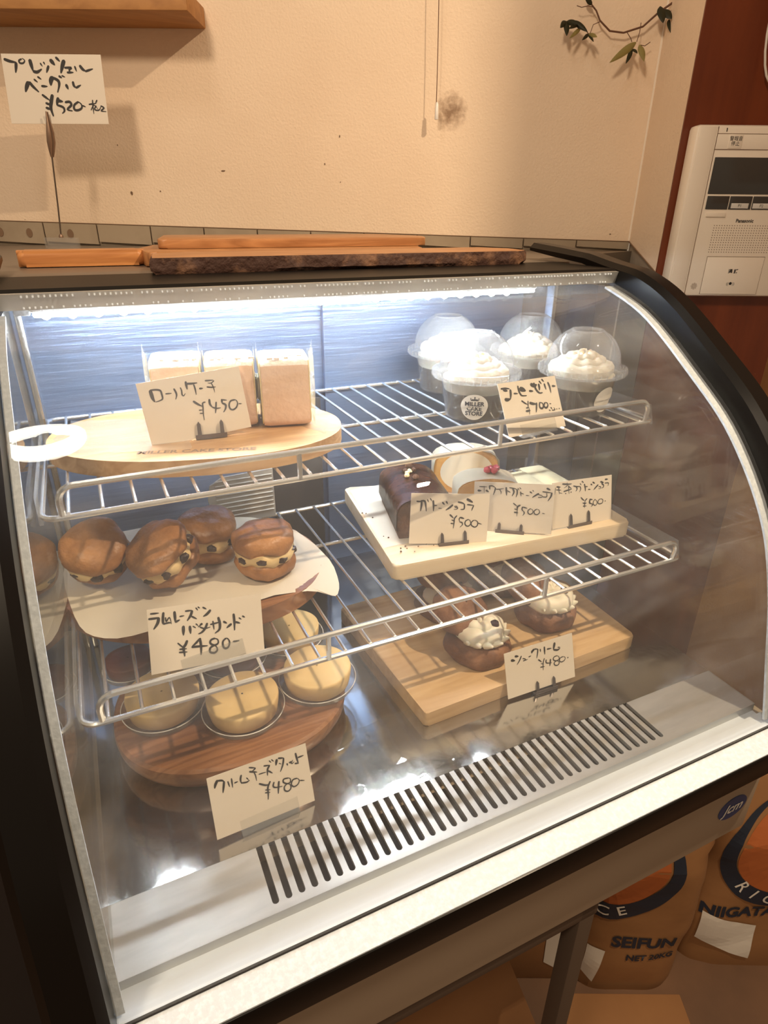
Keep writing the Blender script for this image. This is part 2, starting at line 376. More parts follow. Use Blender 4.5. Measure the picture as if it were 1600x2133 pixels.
# pull cord
t = thing('pull_cord', 'thin dark pull cord with a small pale toggle hanging against the cream wall', 'cord', bd(0.110, PW-0.012, 1.561))
bm = nb(); tube(bm, [(0.597, 1.073, 1.582), (0.5965, 1.0735, 1.65), (0.595, 1.074, 1.719), (0.593, 1.0745, 1.85), (0.592, 1.075, 2.0)], 0.0007, 6); obj('cord', bm, 'stem', t)
bm = nb(); lathe(bm, [(0.001, 0.024), (0.0025, 0.021), (0.0031, 0.008), (0.0034, 0.0), (0.0028, -0.001)][::-1], 14, c=(0.598, 1.0725, 1.560)); obj('toggle', bm, 'card_pocket', t)
# soot smudge on the wall round the toggle
m = mat('smudge', (0.30, 0.19, 0.12), 0.9)
nt = m.node_tree; b = nt.nodes['Principled BSDF']; tc = nt.nodes.new('ShaderNodeTexCoord'); gr = nt.nodes.new('ShaderNodeTexGradient'); gr.gradient_type = 'SPHERICAL'
mp = nt.nodes.new('ShaderNodeMapping'); mp.inputs['Location'].default_value = (0, 0, 0); mp.inputs['Scale'].default_value = (26, 26, 24)
nz = nt.nodes.new('ShaderNodeTexNoise'); nz.inputs['Scale'].default_value = 120; nz.inputs['Detail'].default_value = 4
mm = nt.nodes.new('ShaderNodeMath'); mm.operation = 'MULTIPLY'; mr = nt.nodes.new('ShaderNodeMapRange'); mr.inputs['From Min'].default_value = 0.12; mr.inputs['From Max'].default_value = 0.55; mr.inputs['To Max'].default_value = 0.7
nt.links.new(tc.outputs['Object'], mp.inputs[0]); nt.links.new(mp.outputs[0], gr.inputs[0]); nt.links.new(tc.outputs['Object'], nz.inputs['Vector'])
nt.links.new(gr.outputs[1], mm.inputs[0]); nt.links.new(nz.outputs[0], mm.inputs[1]); nt.links.new(mm.outputs[0], mr.inputs[0]); nt.links.new(mr.outputs[0], b.inputs['Alpha'])
sm = bpy.data.meshes.new('smudge'); sm.from_pydata([bd(-0.04, -0.0006, -0.04), bd(0.04, -0.0006, -0.04), bd(0.04, -0.0006, 0.04), bd(-0.04, -0.0006, 0.04)], [], [(0, 1, 2, 3)]); sm.materials.append(m)
so = bpy.data.objects.new('smudge', sm); COL.objects.link(so); so.parent = wall; so.location = bd(0.108, PW, 1.575) - wall.location
# chips and dents of the plaster
for k, (b, z, s, e) in enumerate([(-0.458, 1.445, 0.004, 1.6), (-0.406, 1.449, 0.0022, 1.2), (-0.29, 1.482, 0.006, 0.4), (-0.083, 1.466, 0.002, 1), (-0.083, 1.536, 0.002, 2), (-0.11, 1.494, 0.0025, 1), (-0.69, 1.51, 0.0016, 1), (-0.66, 1.401, 0.001, 1), (0.41, 1.386, 0.003, 0.8), (-0.47, 1.52, 0.0016, 1.6)]):
    bm = nb(); lathe(bm, [(s*0.5, 0), (s*0.45, 0.0006)], 9, jit=(s*0.25, 300, (k, 0, 0))); bm.transform(MW @ Matrix.Translation((b, PW-0.0003, z)) @ Matrix.Diagonal((1, 1, e, 1)) @ Matrix.Rotation(PI/2, 4, 'X'))
    obj('plaster_chip', bm, 'ink_line', wall)

# ---------------- intercom on the pillar ----------------
def icm(b, z, d=0.0): return Matrix.Translation(bd(b, 1.046-d, z)) @ Matrix.Rotation(-AZ, 4, 'Z')
ic = thing('intercom', 'large cream wall intercom with dark screen and speaker grille on the brown pillar', 'intercom', bd(0.55, 1.075, 1.306), (0, 0, -AZ))
def icp(name, m, lo, hi, bev=0.0, parent=None):     # lo/hi: along, depth from face (negative = proud), up
    bm = nb(); box(bm, (lo[0], 1.046+lo[1], lo[2]), (hi[0], 1.046+hi[1], hi[2]), bev); bm.transform(MW)
    return obj(name, bm, m, parent or ic)
icp('body', 'white_plastic', (0.445, 0, 1.302), (0.648, 0.0295, 1.5365), 0.006)
icp('side_panel', 'white_plastic', (0.449, -0.0008, 1.3045), (0.4745, 0.004, 1.534), 0.0015)
icp('button_cover', 'white_plastic', (0.4765, -0.0012, 1.5055), (0.646, 0.004, 1.5245), 0.0006)
icp('stop_button', 'white_plastic', (0.4935, -0.0020, 1.5065), (0.5135, 0.003, 1.5245), 0.0006)
icp('screen', 'screen', (0.4795, -0.0010, 1.4475), (0.645, 0.003, 1.4955), 0.0006)
for k in range(5): icp('function_key', 'screen', (0.4805+k*0.0345, -0.0012, 1.4270), (0.5135+k*0.0345, 0.003, 1.4450), 0.0005)
for k, s in ((1, 'P1'), (2, 'P2')):
    p = icp('key_label', 'print_white', (0.4855+k*0.0325, -0.0016, 1.4285), (0.5115+k*0.0325, 0.001, 1.4355), 0.0002)
    obj_text('lettering', s, 0.0055, icm(0.4985+k*0.0325, 1.4320, 0.0018) @ XZ, 'ink', p, world=True)
icp('name_tag', 'white_plastic', (0.4835, -0.002, 1.4165), (0.513, 0.003, 1.4225), 0.0006)
icp('talk_button', 'white_plastic', (0.500, -0.0012, 1.306), (0.589, 0.003, 1.3605), 0.0006)
bm = nb()
for (x0, z0, x1, z1) in ((0.4755, 1.3045, 0.4763, 1.534), (0.4763, 1.5248, 0.646, 1.5254), (0.4763, 1.5048, 0.646, 1.5054), (0.4995, 1.306, 0.500, 1.3612), (0.4995, 1.3608, 0.5895, 1.3613), (0.589, 1.306, 0.5895, 1.3612), (0.493, 1.506, 0.4935, 1.5245), (0.5135, 1.506, 0.514, 1.5245)):
    box(bm, (x0, 1.0455, z0), (x1, 1.0465, z1))
bm.transform(MW); obj('seam_lines', bm, 'ink_line', ic, smooth=False)
bm = nb()
for i in range(24):
    for j in range(12):
        x, z = 0.500+i*0.0039, 1.3675+j*0.0034
        add(bm, [(x-0.0006, 1.0458, z-0.0006), (x+0.0006, 1.0458, z-0.0006), (x+0.0006, 1.0458, z+0.0006), (x-0.0006, 1.0458, z+0.0006)], [(0, 1, 2, 3)])
bm.transform(MW); o = obj('speaker_holes', bm, 'ink_line', ic, smooth=False); o['kind'] = 'stuff'
obj_text('maker_lettering', 'Panasonic', 0.0068, icm(0.5445, 1.4115, 0.0003) @ XZ, 'ink', ic, world=True, bold=0.0002)
obj_text('stop_lettering', '警報音\n停止', 0.0063, icm(0.5035, 1.5155, 0.0023) @ XZ, 'ink', ic, world=True)
obj_text('talk_lettering', '通 話', 0.0068, icm(0.5445, 1.3395, 0.0015) @ XZ, 'ink', ic, world=True, bold=0.0002)
obj_text('talk_icon', '((●))', 0.0060, icm(0.5445, 1.3215, 0.0015) @ XZ, 'ink', ic, world=True)
obj_text('star_mark', '✳', 0.010, icm(0.4885, 1.3170, 0.0003) @ XZ, 'ink_line', ic, world=True)
icp('indicator', 'ink', (0.4878, -0.0004, 1.5275), (0.4890, 0.001, 1.5322), 0.0)
# white cable loop at the right edge, high on the pillar
bm = nb(); tube(bm, [bd(0.548+0.026*math.cos(t), 1.062, 1.665+0.078*math.sin(t)) for t in [PI*0.5+2*PI*k/24 for k in range(25)]], 0.0016, 8)
t = obj('cable', bm, 'cable'); tag(t, 'thin white cable loop hanging on the brown pillar above the intercom', 'cable')

# ---------------- branch in front of the wall ----------------
BS = 1.036
def bsc(p): return [p[0]*BS, p[1]*BS, H+(p[2]-H)*BS]
br = thing('hanging_branch', 'thin curving branch with dark and pale drooping leaves before the wall corner', 'branch', (0.85, 0.915, 1.66))
mainp = [(0.93, 0.875, 1.735), (0.904, 0.888, 1.713), (0.881, 0.9, 1.696), (0.864, 0.908, 1.680), (0.838, 0.92, 1.672), (0.818, 0.929, 1.674), (0.803, 0.937, 1.687), (0.796, 0.94, 1.699), (0.788, 0.944, 1.707), (0.781, 0.947, 1.716), (0.775, 0.95, 1.73)]
mainp = [bsc(p) for p in mainp]
bm = nb(); tube(bm, mainp, [0.0019, 0.0017, 0.0016, 0.0015, 0.0014, 0.0014, 0.0013, 0.0012, 0.0011, 0.001, 0.001], 7); obj('main_stem', bm, 'stem', br)
for tw in [[[0.802, 0.934, 1.685], [0.792, 0.938, 1.681], [0.790, 0.94, 1.671]], [[0.791, 0.939, 1.702], [0.782, 0.943, 1.704], [0.773, 0.947, 1.702], [0.766, 0.95, 1.704]], [[0.858, 0.907, 1.684], [0.858, 0.907, 1.672], [0.856, 0.908, 1.66]], [[0.84, 0.915, 1.672], [0.847, 0.912, 1.664], [0.849, 0.911, 1.66]], [[0.899, 0.888, 1.709], [0.898, 0.888, 1.702], [0.896, 0.889, 1.697]], [[0.908, 0.883, 1.714], [0.909, 0.883, 1.704]], [[0.862, 0.905, 1.656], [0.868, 0.902, 1.655], [0.875, 0.899, 1.66]], [[0.79, 0.940, 1.671], [0.786, 0.939, 1.669], [0.775, 0.944, 1.679], [0.762, 0.950, 1.684]]]:
    bm = nb(); tube(bm, [bsc(p) for p in tw], 0.0006, 5); obj('twig', bm, 'stem', br)
def leaf(a, b, wd, m, parent, curl=0.15):
    a = Vector(a); b = Vector(b); d = b-a; L = d.length; d.normalize(); s = d.cross(A).normalized(); n = s.cross(d)
    g = []
    for i in range(9):
        t = i/8; ww = wd*math.sin(PI*min(1, t**0.8*0.97+0.03))**0.8*0.5 + 0.0002; dr = -curl*L*t*(1-t)*2
        c = a + d*L*t + n*dr
        g.append([c - s*ww + n*ww*0.35, c - s*ww*0.5 + n*ww*0.08, c, c + s*ww*0.5 + n*ww*0.08, c + s*ww + n*ww*0.35])
    bm = nb(); sheet(bm, g, 0.0003); return obj('leaf', bm, m, parent)
LV = [([0.752, 0.955, 1.685], [0.736, 0.946, 1.673], 8, 0), ([0.753, 0.955, 1.685], [0.746, 0.941, 1.663], 9, 0), ([0.753, 0.955, 1.684], [0.761, 0.934, 1.678], 8, 0), ([0.771, 0.946, 1.683], [0.748, 0.94, 1.672], 7, 0), ([0.774, 0.945, 1.676], [0.75, 0.939, 1.66], 6, 1), ([0.762, 0.950, 1.685], [0.776, 0.930, 1.669], 8, 0), ([0.786, 0.939, 1.669], [0.768, 0.931, 1.658], 5, 0), ([0.786, 0.939, 1.669], [0.788, 0.921, 1.662], 6, 1), ([0.786, 0.939, 1.668], [0.784, 0.923, 1.656], 4, 0), ([0.854, 0.907, 1.659], [0.81, 0.911, 1.63], 11, 1), ([0.85, 0.909, 1.651], [0.833, 0.9, 1.629], 7, 0), ([0.85, 0.909, 1.651], [0.847, 0.893, 1.642], 5, 0), ([0.859, 0.904, 1.656], [0.858, 0.888, 1.632], 10, 1), ([0.88, 0.895, 1.704], [0.876, 0.88, 1.68], 13, 0), ([0.884, 0.892, 1.7], [0.887, 0.875, 1.685], 12, 0), ([0.897, 0.886, 1.688], [0.902, 0.868, 1.685], 8, 0), ([0.895, 0.888, 1.688], [0.889, 0.874, 1.668], 9, 0), ([0.909, 0.881, 1.704], [0.891, 0.873, 1.688], 9, 0), ([0.899, 0.886, 1.681], [0.894, 0.871, 1.67], 8, 1), ([0.789, 0.943, 1.706], [0.776, 0.947, 1.716], 7, 0)]
for a, b, wd, k in LV: leaf(bsc(a), bsc(b), wd/1000, 'leaf_pale' if k else 'leaf_dark', br)

# ---------------- lamps of the room (seen only as reflections) ----------------
px, py, pz = 0.84, -0.08, 2.352
t = thing('pendant_lamp', 'small warm twin pendant lamp above the case, mirrored as two glows in its glass', 'lamp', (px, py, pz))
bm = nb(); box(bm, (px-0.03, py-0.016, pz), (px+0.03, py+0.016, pz+0.020), 0.003); obj('socket', bm, 'black', t)
bm = nb(); tube(bm, [(px, py, pz+0.018), (px, py, pz+0.65)], 0.003, 6); obj('cord', bm, 'black', t)
t = thing('ring_lamp', 'white glowing ring lamp reflected in the upper left of the case glass', 'lamp', (-0.13, 0.53, 2.45))
bm = nb(); tube(bm, [(-0.135+0.082*math.cos(a), 0.535+0.032*math.sin(a), 2.45+0.075*math.sin(a)) for a in [2*PI*k/48 for k in range(48)]], 0.0135, 12, closed=True); obj('glowing_tube', bm, 'ring', t)
bm = nb(); lathe(bm, [(0.03, 2.50), (0.03, 2.53)], 20, c=(-0.13, 0.53, 0))
for k in range(3):
    a = k*2*PI/3; tube(bm, [(-0.13, 0.53, 2.51), (-0.13+0.085*math.cos(a), 0.535+0.032*math.sin(a), 2.455+0.075*math.sin(a))], 0.002, 6)
tube(bm, [(-0.13, 0.53, 2.53), (-0.13, 0.53, 3.0)], 0.003, 6); obj('hanger', bm, 'black', t)

# =====================================================================
# THE DISPLAY CASE
# =====================================================================
XL, XR = -0.062, 0.592            # inner faces of the two side frames
KY = [0.612, 0.54, 0.462, 0.397, 0.341, 0.311, 0.290, 0.273]
KZ = [1.345, 1.32, 1.27, 1.22, 1.15, 1.08, 1.0, 0.932]
def gp(u):
    i = min(int(u*7), 6); s = u*7-i; q = [Vector((KY[max(0, min(7, j))], KZ[max(0, min(7, j))])) for j in (i-1, i, i+1, i+2)]
    a, b, c, d = q
    return 0.5*((2*b)+(c-a)*s+(2*a-5*b+4*c-d)*s*s+(3*b-a-3*c+d)*s**3)
NG = 44
GP = [gp(k/NG) for k in range(NG+1)]
GN = []
for k in range(NG+1):
    t = (GP[min(NG, k+1)]-GP[max(0, k-1)]).normalized(); n = Vector((t.y, -t.x))
    if n.x > 0 or (abs(n.x) < .1 and n.y < 0): n = -n
    GN.append(n)
case = thing('display_case', 'tabletop cake display case with curved front glass, black side frames and wire shelves', 'display case', (0.265, 0.53, 0.748))
def off(k, d): return GP[k] + GN[k]*d
def skin(bm, x0, x1, d0, d1, k0=0, k1=NG):   # a curved strip following the glass
    rows = []
    for k in range(k0, k1+1):
        a = off(k, d0); b = off(k, d1)
        rows.append([(x0, a.x, a.y), (x1, a.x, a.y), (x1, b.x, b.y), (x0, b.x, b.y)])
    vs = [[bm.verts.new(p) for p in r] for r in rows]
    for i in range(len(vs)-1):
        for j in range(4): bm.faces.new((vs[i][j], vs[i][(j+1) % 4], vs[i+1][(j+1) % 4], vs[i+1][j]))
    bm.faces.new(vs[0][::-1]); bm.faces.new(vs[-1])
bm = nb(); skin(bm, XL+0.001, XR-0.001, -0.002, 0.002); obj('front_glass', bm, 'glass_front', case)
# side frames: follow the glass, run back over the deck as an arm and down to the front bar
def side_frame(x0, x1):
    inner = [off(k, -0.004) for k in range(NG, -1, -1)]
    inner = [Vector((0.290, 0.8955)), Vector((0.283, 0.915))] + inner + [Vector((0.66, 1.362)), Vector((0.72, 1.3665)), Vector((0.776, 1.372))]
    outer = [Vector((0.776, 1.382)), Vector((0.72, 1.3785)), Vector((0.66, 1.374)), Vector((0.62, 1.367))] + [off(k, 0.026) for k in range(3, NG+1)] + [Vector((0.247, 0.8955))]
    return x0, x1, inner, outer
def build_frame(x0, x1):
    _, _, inner, outer = side_frame(x0, x1)
    outer = outer[::-1]
    def res(pl, n):
        L = [0]
        for a, b in zip(pl, pl[1:]): L.append(L[-1]+(b-a).length)
        out = []
        for i in range(n+1):
            t = L[-1]*i/n; j = 0
            while j < len(L)-2 and L[j+1] < t: j += 1
            f = (t-L[j])/max(1e-9, L[j+1]-L[j]); out.append(pl[j].lerp(pl[j+1], min(1, max(0, f))))
        return out
    I = res(inner, 70); O = res(outer, 70)
    bm = nb(); ring = []
    c = 0.006
    for a, b in zip(I, O):
        d = (b-a); L = d.length; d = d/L if L else d
        q = [(x0, a), (x0, b-d*c), (x0+c, b), (x1-c, b), (x1, b-d*c), (x1, a)]
        ring.append([bm.verts.new((x, p.x, p.y)) for x, p in q])
    for r0, r1 in zip(ring, ring[1:]):
        for j in range(6): bm.faces.new((r0[j], r0[(j+1) % 6], r1[(j+1) % 6], r1[j]))
    bm.faces.new(ring[0]); bm.faces.new(ring[-1])
    return bm
obj('side_frame', build_frame(XR, XR+0.032), 'black', case, angle=25)
obj('side_frame', build_frame(XL-0.034, XL), 'black', case, angle=25)
# chrome-like bead on each frame's outer edge
# speckled sealing strips
bm = nb(); skin(bm, XR-0.013, XR-0.001, -0.0045, -0.0021, 1, NG-1); obj('gasket', bm, 'gasket', case)
bm = nb(); skin(bm, XL+0.001, XL+0.006, -0.0045, -0.0021, 1, NG-1); obj('gasket', bm, 'gasket', case)
# side glass panes
def side_pane(x0, x1):
    ys = [off(k, -0.006) for k in range(NG+1)]
    pts = [(x0, 0.785, 1.342)] + [(x0, p.x, min(p.y, 1.342)) for p in ys] + [(x0, 0.785, 0.932)]
    bm = nb(); prism(bm, pts, (x1-x0, 0, 0)); return bm
obj('side_glass', side_pane(XR-0.002, XR+0.002), 'glass_side', case, smooth=False)
obj('side_glass', side_pane(XL-0.002, XL+0.002), 'glass_side', case, smooth=False)
for x in (XR-0.010, XL+0.004):
    bm = nb(); box(bm, (x, 0.700, 0.94), (x+0.006, 0.716, 1.343), 0.001); obj('corner_post', bm, 'steel', case)
# top: light trim, black nose, steel deck
bm = nb(); prism(bm, [(XL, 0.600, 1.3575), (XL, 0.622, 1.3595), (XL, 0.628, 1.344), (XL, 0.604, 1.3445)], (XR-XL, 0, 0)); obj('top_trim', bm, 'steel_dull', case, smooth=False)
bm = nb()
for k in range(150):
    x = XL+0.02+k*0.0042
    if random.random() < 0.75:
        box(bm, (x, 0.5994, 1.3545), (x+0.0013, 0.602, 1.3560)); 
    if random.random() < 0.55: box(bm, (x, 0.6025, 1.3455), (x+0.0013, 0.6035, 1.3470))
o = obj('trim_perforation', bm, 'gasket', case, smooth=False); o['kind'] = 'stuff'
bm = nb(); prism(bm, [(XL-0.034, 0.604, 1.3578), (XL-0.034, 0.608, 1.3605), (XL-0.034, 0.722, 1.3605), (XL-0.034, 0.722, 1.346), (XL-0.034, 0.628, 1.346), (0,0,0)][:5], (XR-XL+0.034, 0, 0)); obj('top_nose', bm, 'black_matte', case, smooth=False)
bm = nb(); box(bm, (XL-0.034, 0.723, 1.346), (XR+0.030, 0.804, 1.360), 0.0015); obj('top_deck', bm, 'ledge_steel', case)
# light strip
ls = nb(); box(ls, (XL+0.022, 0.634, 1.3385), (XR-0.092, 0.646, 1.3455), 0.001); lso = obj('light_strip', ls, 'card_pocket', case)
bm = nb(); box(bm, (XL+0.024, 0.6345, 1.3340), (XR-0.094, 0.6440, 1.3388), 0.0015); obj('diffuser', bm, 'led', lso)
bm = nb(); lathe(bm, [(0.0004, -0.0030), (0.0030, -0.0018), (0.0038, 0.0)], 12, capt=True); me0 = obj('light_dot', bm, 'led_dot', lso, world=False)
me0.location = Vector((XL+0.034, 0.638, 1.3345)) - Vector(case.location)
for k in range(1, 24):
    dup(me0, lso, (k*0.0212, 0, 0))
bm = nb(); box(bm, (XL+0.010, 0.634, 1.336), (XL+0.022, 0.647, 1.3455), 0.001); obj('end_cap', bm, 'gasket', lso)
# rear: sliding doors
rd = nb(); box(rd, (XL, 0.788, 0.93), (0.300, 0.794, 1.345)); d1 = obj('sliding_door', rd, 'rear_blue', case, smooth=False)
rd = nb(); box(rd, (0.280, 0.780, 0.93), (XR, 0.786, 1.345)); d2 = obj('sliding_door', rd, 'rear_blue', case, smooth=False)
bm = nb(); box(bm, (0.199, 0.7755, 0.94), (0.271, 0.779, 1.195), 0.001); obj('door_stile', bm, 'rear_dark', d2)
bm = nb(); box(bm, (XL, 0.784, 0.93), (0.30, 0.787, 0.955), 0.001); obj('door_rail', bm, 'steel', d1)
# base: floor plate with air slots, rear plate, gutter, sill
ZF = 0.939
bm = nb()
PIT = 0.01068; X0 = 0.0505; HW = 0.0027; NS = 39; YA, YB = 0.357, 0.3045
def quad(bm, pts): add(bm, pts, [tuple(range(len(pts)))])
th = ZF
def cell(xc, slot=True):
    xa, xb = xc-PIT/2, xc+PIT/2; yf = 0.2975
    quad(bm, [(xa, YB+HW, th), (xc-HW, YB+HW, th), (xc-HW, YA, th), (xa, YA, th)])
    quad(bm, [(xc+HW, YB+HW, th), (xb, YB+HW, th), (xb, YA, th), (xc+HW, YA, th)])
    n = 6; arc = [(xc-HW*math.cos(PI*i/n), YB+HW-HW*math.sin(PI*i/n), th) for i in range(n+1)]
    base = [(xa+(xb-xa)*i/n, yf, th) for i in range(n+1)]
    quad(bm, [(xa, YB+HW, th), base[0], arc[0]]); quad(bm, [arc[-1], base[-1], (xb, YB+HW, th)])
    for i in range(n): quad(bm, [base[i], base[i+1], arc[i+1], arc[i]])
    # slot walls
    loop = [(xc-HW, YA, th)] + arc + [(xc+HW, YA, th)]
    for p, q in zip(loop, loop[1:]): quad(bm, [p, q, (q[0], q[1], th-0.004), (p[0], p[1], th-0.004)])
for k in range(NS): cell(X0+PIT/2+k*PIT)
xs0, xs1 = X0, X0+NS*PIT
quad(bm, [(XL, 0.2975, th), (xs0, 0.2975, th), (xs0, YA, th), (XL, YA, th)])
quad(bm, [(xs1, 0.2975, th), (XR, 0.2975, th), (XR, YA, th), (xs1, YA, th)])
quad(bm, [(XL, 0.2975, th), (XR, 0.2975, th), (XR, 0.2975, th-0.010), (XL, 0.2975, th-0.010)])
obj('air_grille', bm, 'steel_dull', case, smooth=False)
bm = nb(); box(bm, (XL, 0.3575, 0.9345), (XR, 0.788, 0.9385)); obj('rear_plate', bm, 'steel_mirror', case, smooth=False)
bm = nb(); box(bm, (XL, 0.302, 0.905), (XR, 0.36, 0.915)); obj('air_duct', bm, 'duct', case, smooth=False)
bm = nb(); prism(bm, [(XL, 0.2975, 0.929), (XL, 0.290, 0.9285), (XL, 0.289, 0.9345), (XL, 0.2735, 0.9330), (XL, 0.2735, 0.918), (XL, 0.2975, 0.918)], (XR-XL, 0, 0)); obj('gutter', bm, 'gutter', case, smooth=False)
bm = nb(); prism(bm, [(XL, 0.2715, 0.9315), (XL, 0.2495, 0.9285), (XL, 0.2495, 0.915), (XL, 0.2715, 0.915)], (XR-XL, 0, 0)); sill = obj('glass_sill', bm, 'gasket', case, smooth=False)
bm = nb(); tube(bm, [(XL, 0.2722, 0.9325), (XR, 0.2722, 0.9325)], 0.0014, 8); obj('sill_bead', bm, 'rubber', sill)
bm = nb(); box(bm, (XL-0.034, 0.2475, 0.8955), (XR+0.032, 0.272, 0.9275), 0.003); obj('front_bar', bm, 'black', case)
bm = nb(); box(bm, (XL-0.034, 0.279, 0.748), (XR+0.030, 0.79, 0.9135), 0.003); bp = obj('base_panel', bm, 'panel_beige', case)
bm = nb(); box(bm, (XL-0.034, 0.7945, 0.748), (XR+0.030, 0.800, 1.345), 0.001); obj('back_cover', bm, 'black_matte', case)
bg = nb(); lathe(bg, [(0.0185, 0), (0.0185, 0.0006)], 36); bg.transform(Matrix.Translation((0.583, 0.2788, 0.801)) @ Matrix.Diagonal((1.25, 1, 0.95, 1)) @ Matrix.Rotation(PI/2, 4, 'X')); bgo = obj('badge', bg, 'print_blue', case)
tag(bgo, 'round blue maker badge with white letters')
obj_text('lettering', 'Jcm', 0.021, Matrix.Translation((0.583, 0.2778, 0.801)) @ XZ, 'print_white', bgo, world=True, shear=0.3, bold=0.0004)

# ---------------- wire shelves ----------------
def wire_shelf(label, yf, yb, z, ymid, posts):
    t = thing('wire_shelf', label, 'shelf', (0.2605, (yf+yb)/2, z-0.004), group=None)
    r = 0.0025; x0, x1 = -0.056, 0.583; c = 0.012
    def rr(x0, x1, y0, y1, z, c):
        P = []
        for (cx, cy, a0) in ((x1-c, y0+c, -90), (x1-c, y1-c, 0), (x0+c, y1-c, 90), (x0+c, y0+c, 180)):
            for k in range(6): a = math.radians(a0+18*k); P.append((cx+c*math.cos(a), cy+c*math.sin(a), z))
        return P
    bm = nb(); tube(bm, rr(x0, x1, yf, yb, z, c), r, 8, closed=True); obj('frame_rod', bm, 'chrome', t)
    bm = nb(); fz = z+0.026; fx0, fx1 = -0.041, 0.568
    P = [(fx0, yf+0.001, z)]
    for k in range(6): a = math.radians(180-18*k); P.append((fx0+0.012+0.012*math.cos(a), yf-0.001, fz-0.012+0.012*math.sin(a)))
    for k in range(6): a = math.radians(90-18*k); P.append((fx1-0.012+0.012*math.cos(a), yf-0.001, fz-0.012+0.012*math.sin(a)))
    P.append((fx1, yf+0.001, z)); tube(bm, P, 0.0027, 8); obj('fence_rail', bm, 'chrome', t)
    for px in posts:
        bm = nb(); tube(bm, [(px, yf-0.001, z), (px, yf-0.001, fz)], 0.0024, 8); obj('fence_post', bm, 'chrome', t)
    for y in (ymid, ymid+(yb-ymid)*0.0+0.0):
        bm = nb(); tube(bm, [(x0, y, z-0.0035), (x1, y, z-0.0035)], 0.0022, 8); obj('cross_rod', bm, 'chrome', t); break
    bm = nb(); tube(bm, [(-0.0365, yf+0.001, z+0.0022), (-0.0365, yb-0.001, z+0.0022)], 0.0016, 6); w0 = obj('wire', bm, 'chrome', t)
    for k in range(1, 25): dup(w0, t, (k*0.0249, 0, 0))
    # clear side brackets that carry the shelf
    for xx in (XL+0.0035, XR-0.0075):
        bm = nb(); prism(bm, [(xx, yf+0.005, z-0.006), (xx, yf+0.012, z+0.016), (xx, yb, z+0.018), (xx, yb, z-0.006)], (0.003, 0, 0)); obj('side_bracket', bm, 'acrylic', t, smooth=False)
    return t
def px_post(*a): return a
wire_shelf('upper chromed wire shelf of the case, carrying roll cakes and domed cups', 0.498, 0.778, 1.203, 0.632, (0.152, 0.366))
wire_shelf('lower chromed wire shelf of the case, carrying the sandwich board and the pale board', 0.421, 0.724, 1.060, 0.626, (0.146, 0.384))

# =====================================================================
# THINGS ON TOP OF THE CASE
# =====================================================================
def rim(o, i, n=6):
    return [Vector(o).lerp(Vector(i), k/n) for k in range(n)]
pts = []
F = [(0.071, 0.700), (0.523, 0.700), (0.541, 0.716), (0.545, 0.760), (0.520, 0.796), (0.120, 0.800), (0.080, 0.775)]
for a, b in zip(F, F[1:]+F[:1]):
    n = max(2, int((Vector(b)-Vector(a)).length/0.006))
    for k in range(n): pts.append(Vector(a).lerp(Vector(b), k/n))
bm = nb(); rows = []
for z, ins, am in ((1.3605, 0.004, 0.0016), (1.3640, -0.001, 0.0022), (1.3690, 0.000, 0.0022), (1.3735, 0.001, 0.0018), (1.3762, 0.0025, 0.0008)):
    rw = []
    for i, p in enumerate(pts):
        d = (Vector((0.3, 0.75))-p).normalized(); q = p + d*(ins + am*noise.noise(Vector((p.x*90, p.y*90, z*400))))
        rw.append(bm.verts.new((q.x, q.y, z + (0.0008*noise.noise(Vector((p.x*60, p.y*60, z*100))) if 1.361 < z < 1.375 else 0))))
    rows.append(rw)
for a, b in zip(rows, rows[1:]):
    for j in range(len(a)):
        f = bm.faces.new((a[j], a[(j+1) % len(a)], b[(j+1) % len(b)], b[j])); f.material_index = 1
bm.faces.new(rows[-1]); bm.faces.new(rows[0][::-1])
t = thing('live_edge_board', 'long wooden serving board with a rough dark bark edge lying on the case top', 'serving board', (0.30, 0.75, 1.3605))
obj('slab', bm, ['board_dark', 'bark'], t)
# paddle board with handle behind it, a thin board on that
def rounded(pts, r, n=5):
    out = []; k = len(pts)
    for i in range(k):
        p = Vector(pts[i]); a = (Vector(pts[i-1])-p).normalized(); b = (Vector(pts[(i+1) % k])-p).normalized()
        rr = r[i] if isinstance(r, (list, tuple)) else r
        p0 = p+a*rr; p1 = p+b*rr
        for j in range(n+1):
            t = j/n; out.append(((1-t)**2*p0 + 2*t*(1-t)*p + t*t*p1)[:])
    return out
t = thing('paddle_board', 'brown paddle board with a long orange-brown handle lying behind the bark-edged board', 'serving board', (0.20, 0.90, 1.3595))
bm = slab(rounded([(0.080, 0.815), (0.44, 0.812), (0.47, 0.90), (0.44, 0.985), (0.110, 0.99), (0.080, 0.90)], 0.012), 1.3595, 1.3755, 0.003)
obj('blade', bm, 'board_dark', t)
bm = slab(rounded([(-0.054, 0.852), (0.082, 0.850), (0.082, 0.890), (-0.054, 0.886)], 0.008), 1.3595, 1.3765, 0.007, 4); obj('handle', bm, 'board_handle', t)
bm = nb(); lathe(bm, [(0.0085, 1.3744), (0.0085, 1.3749)], 20, c=(-0.020, 0.869, 0)); obj('hanging_hole', bm, 'ink', t)
bm = slab(rounded([(0.10, 0.87), (0.47, 0.86), (0.50, 0.93), (0.46, 1.02), (0.13, 1.03)], 0.012), 1.376, 1.3865, 0.002)
t2 = obj('thin_board', bm, 'board_dark'); tag(t2, 'thin orange-brown board stacked on the paddle board behind the bark-edged board', 'serving board')

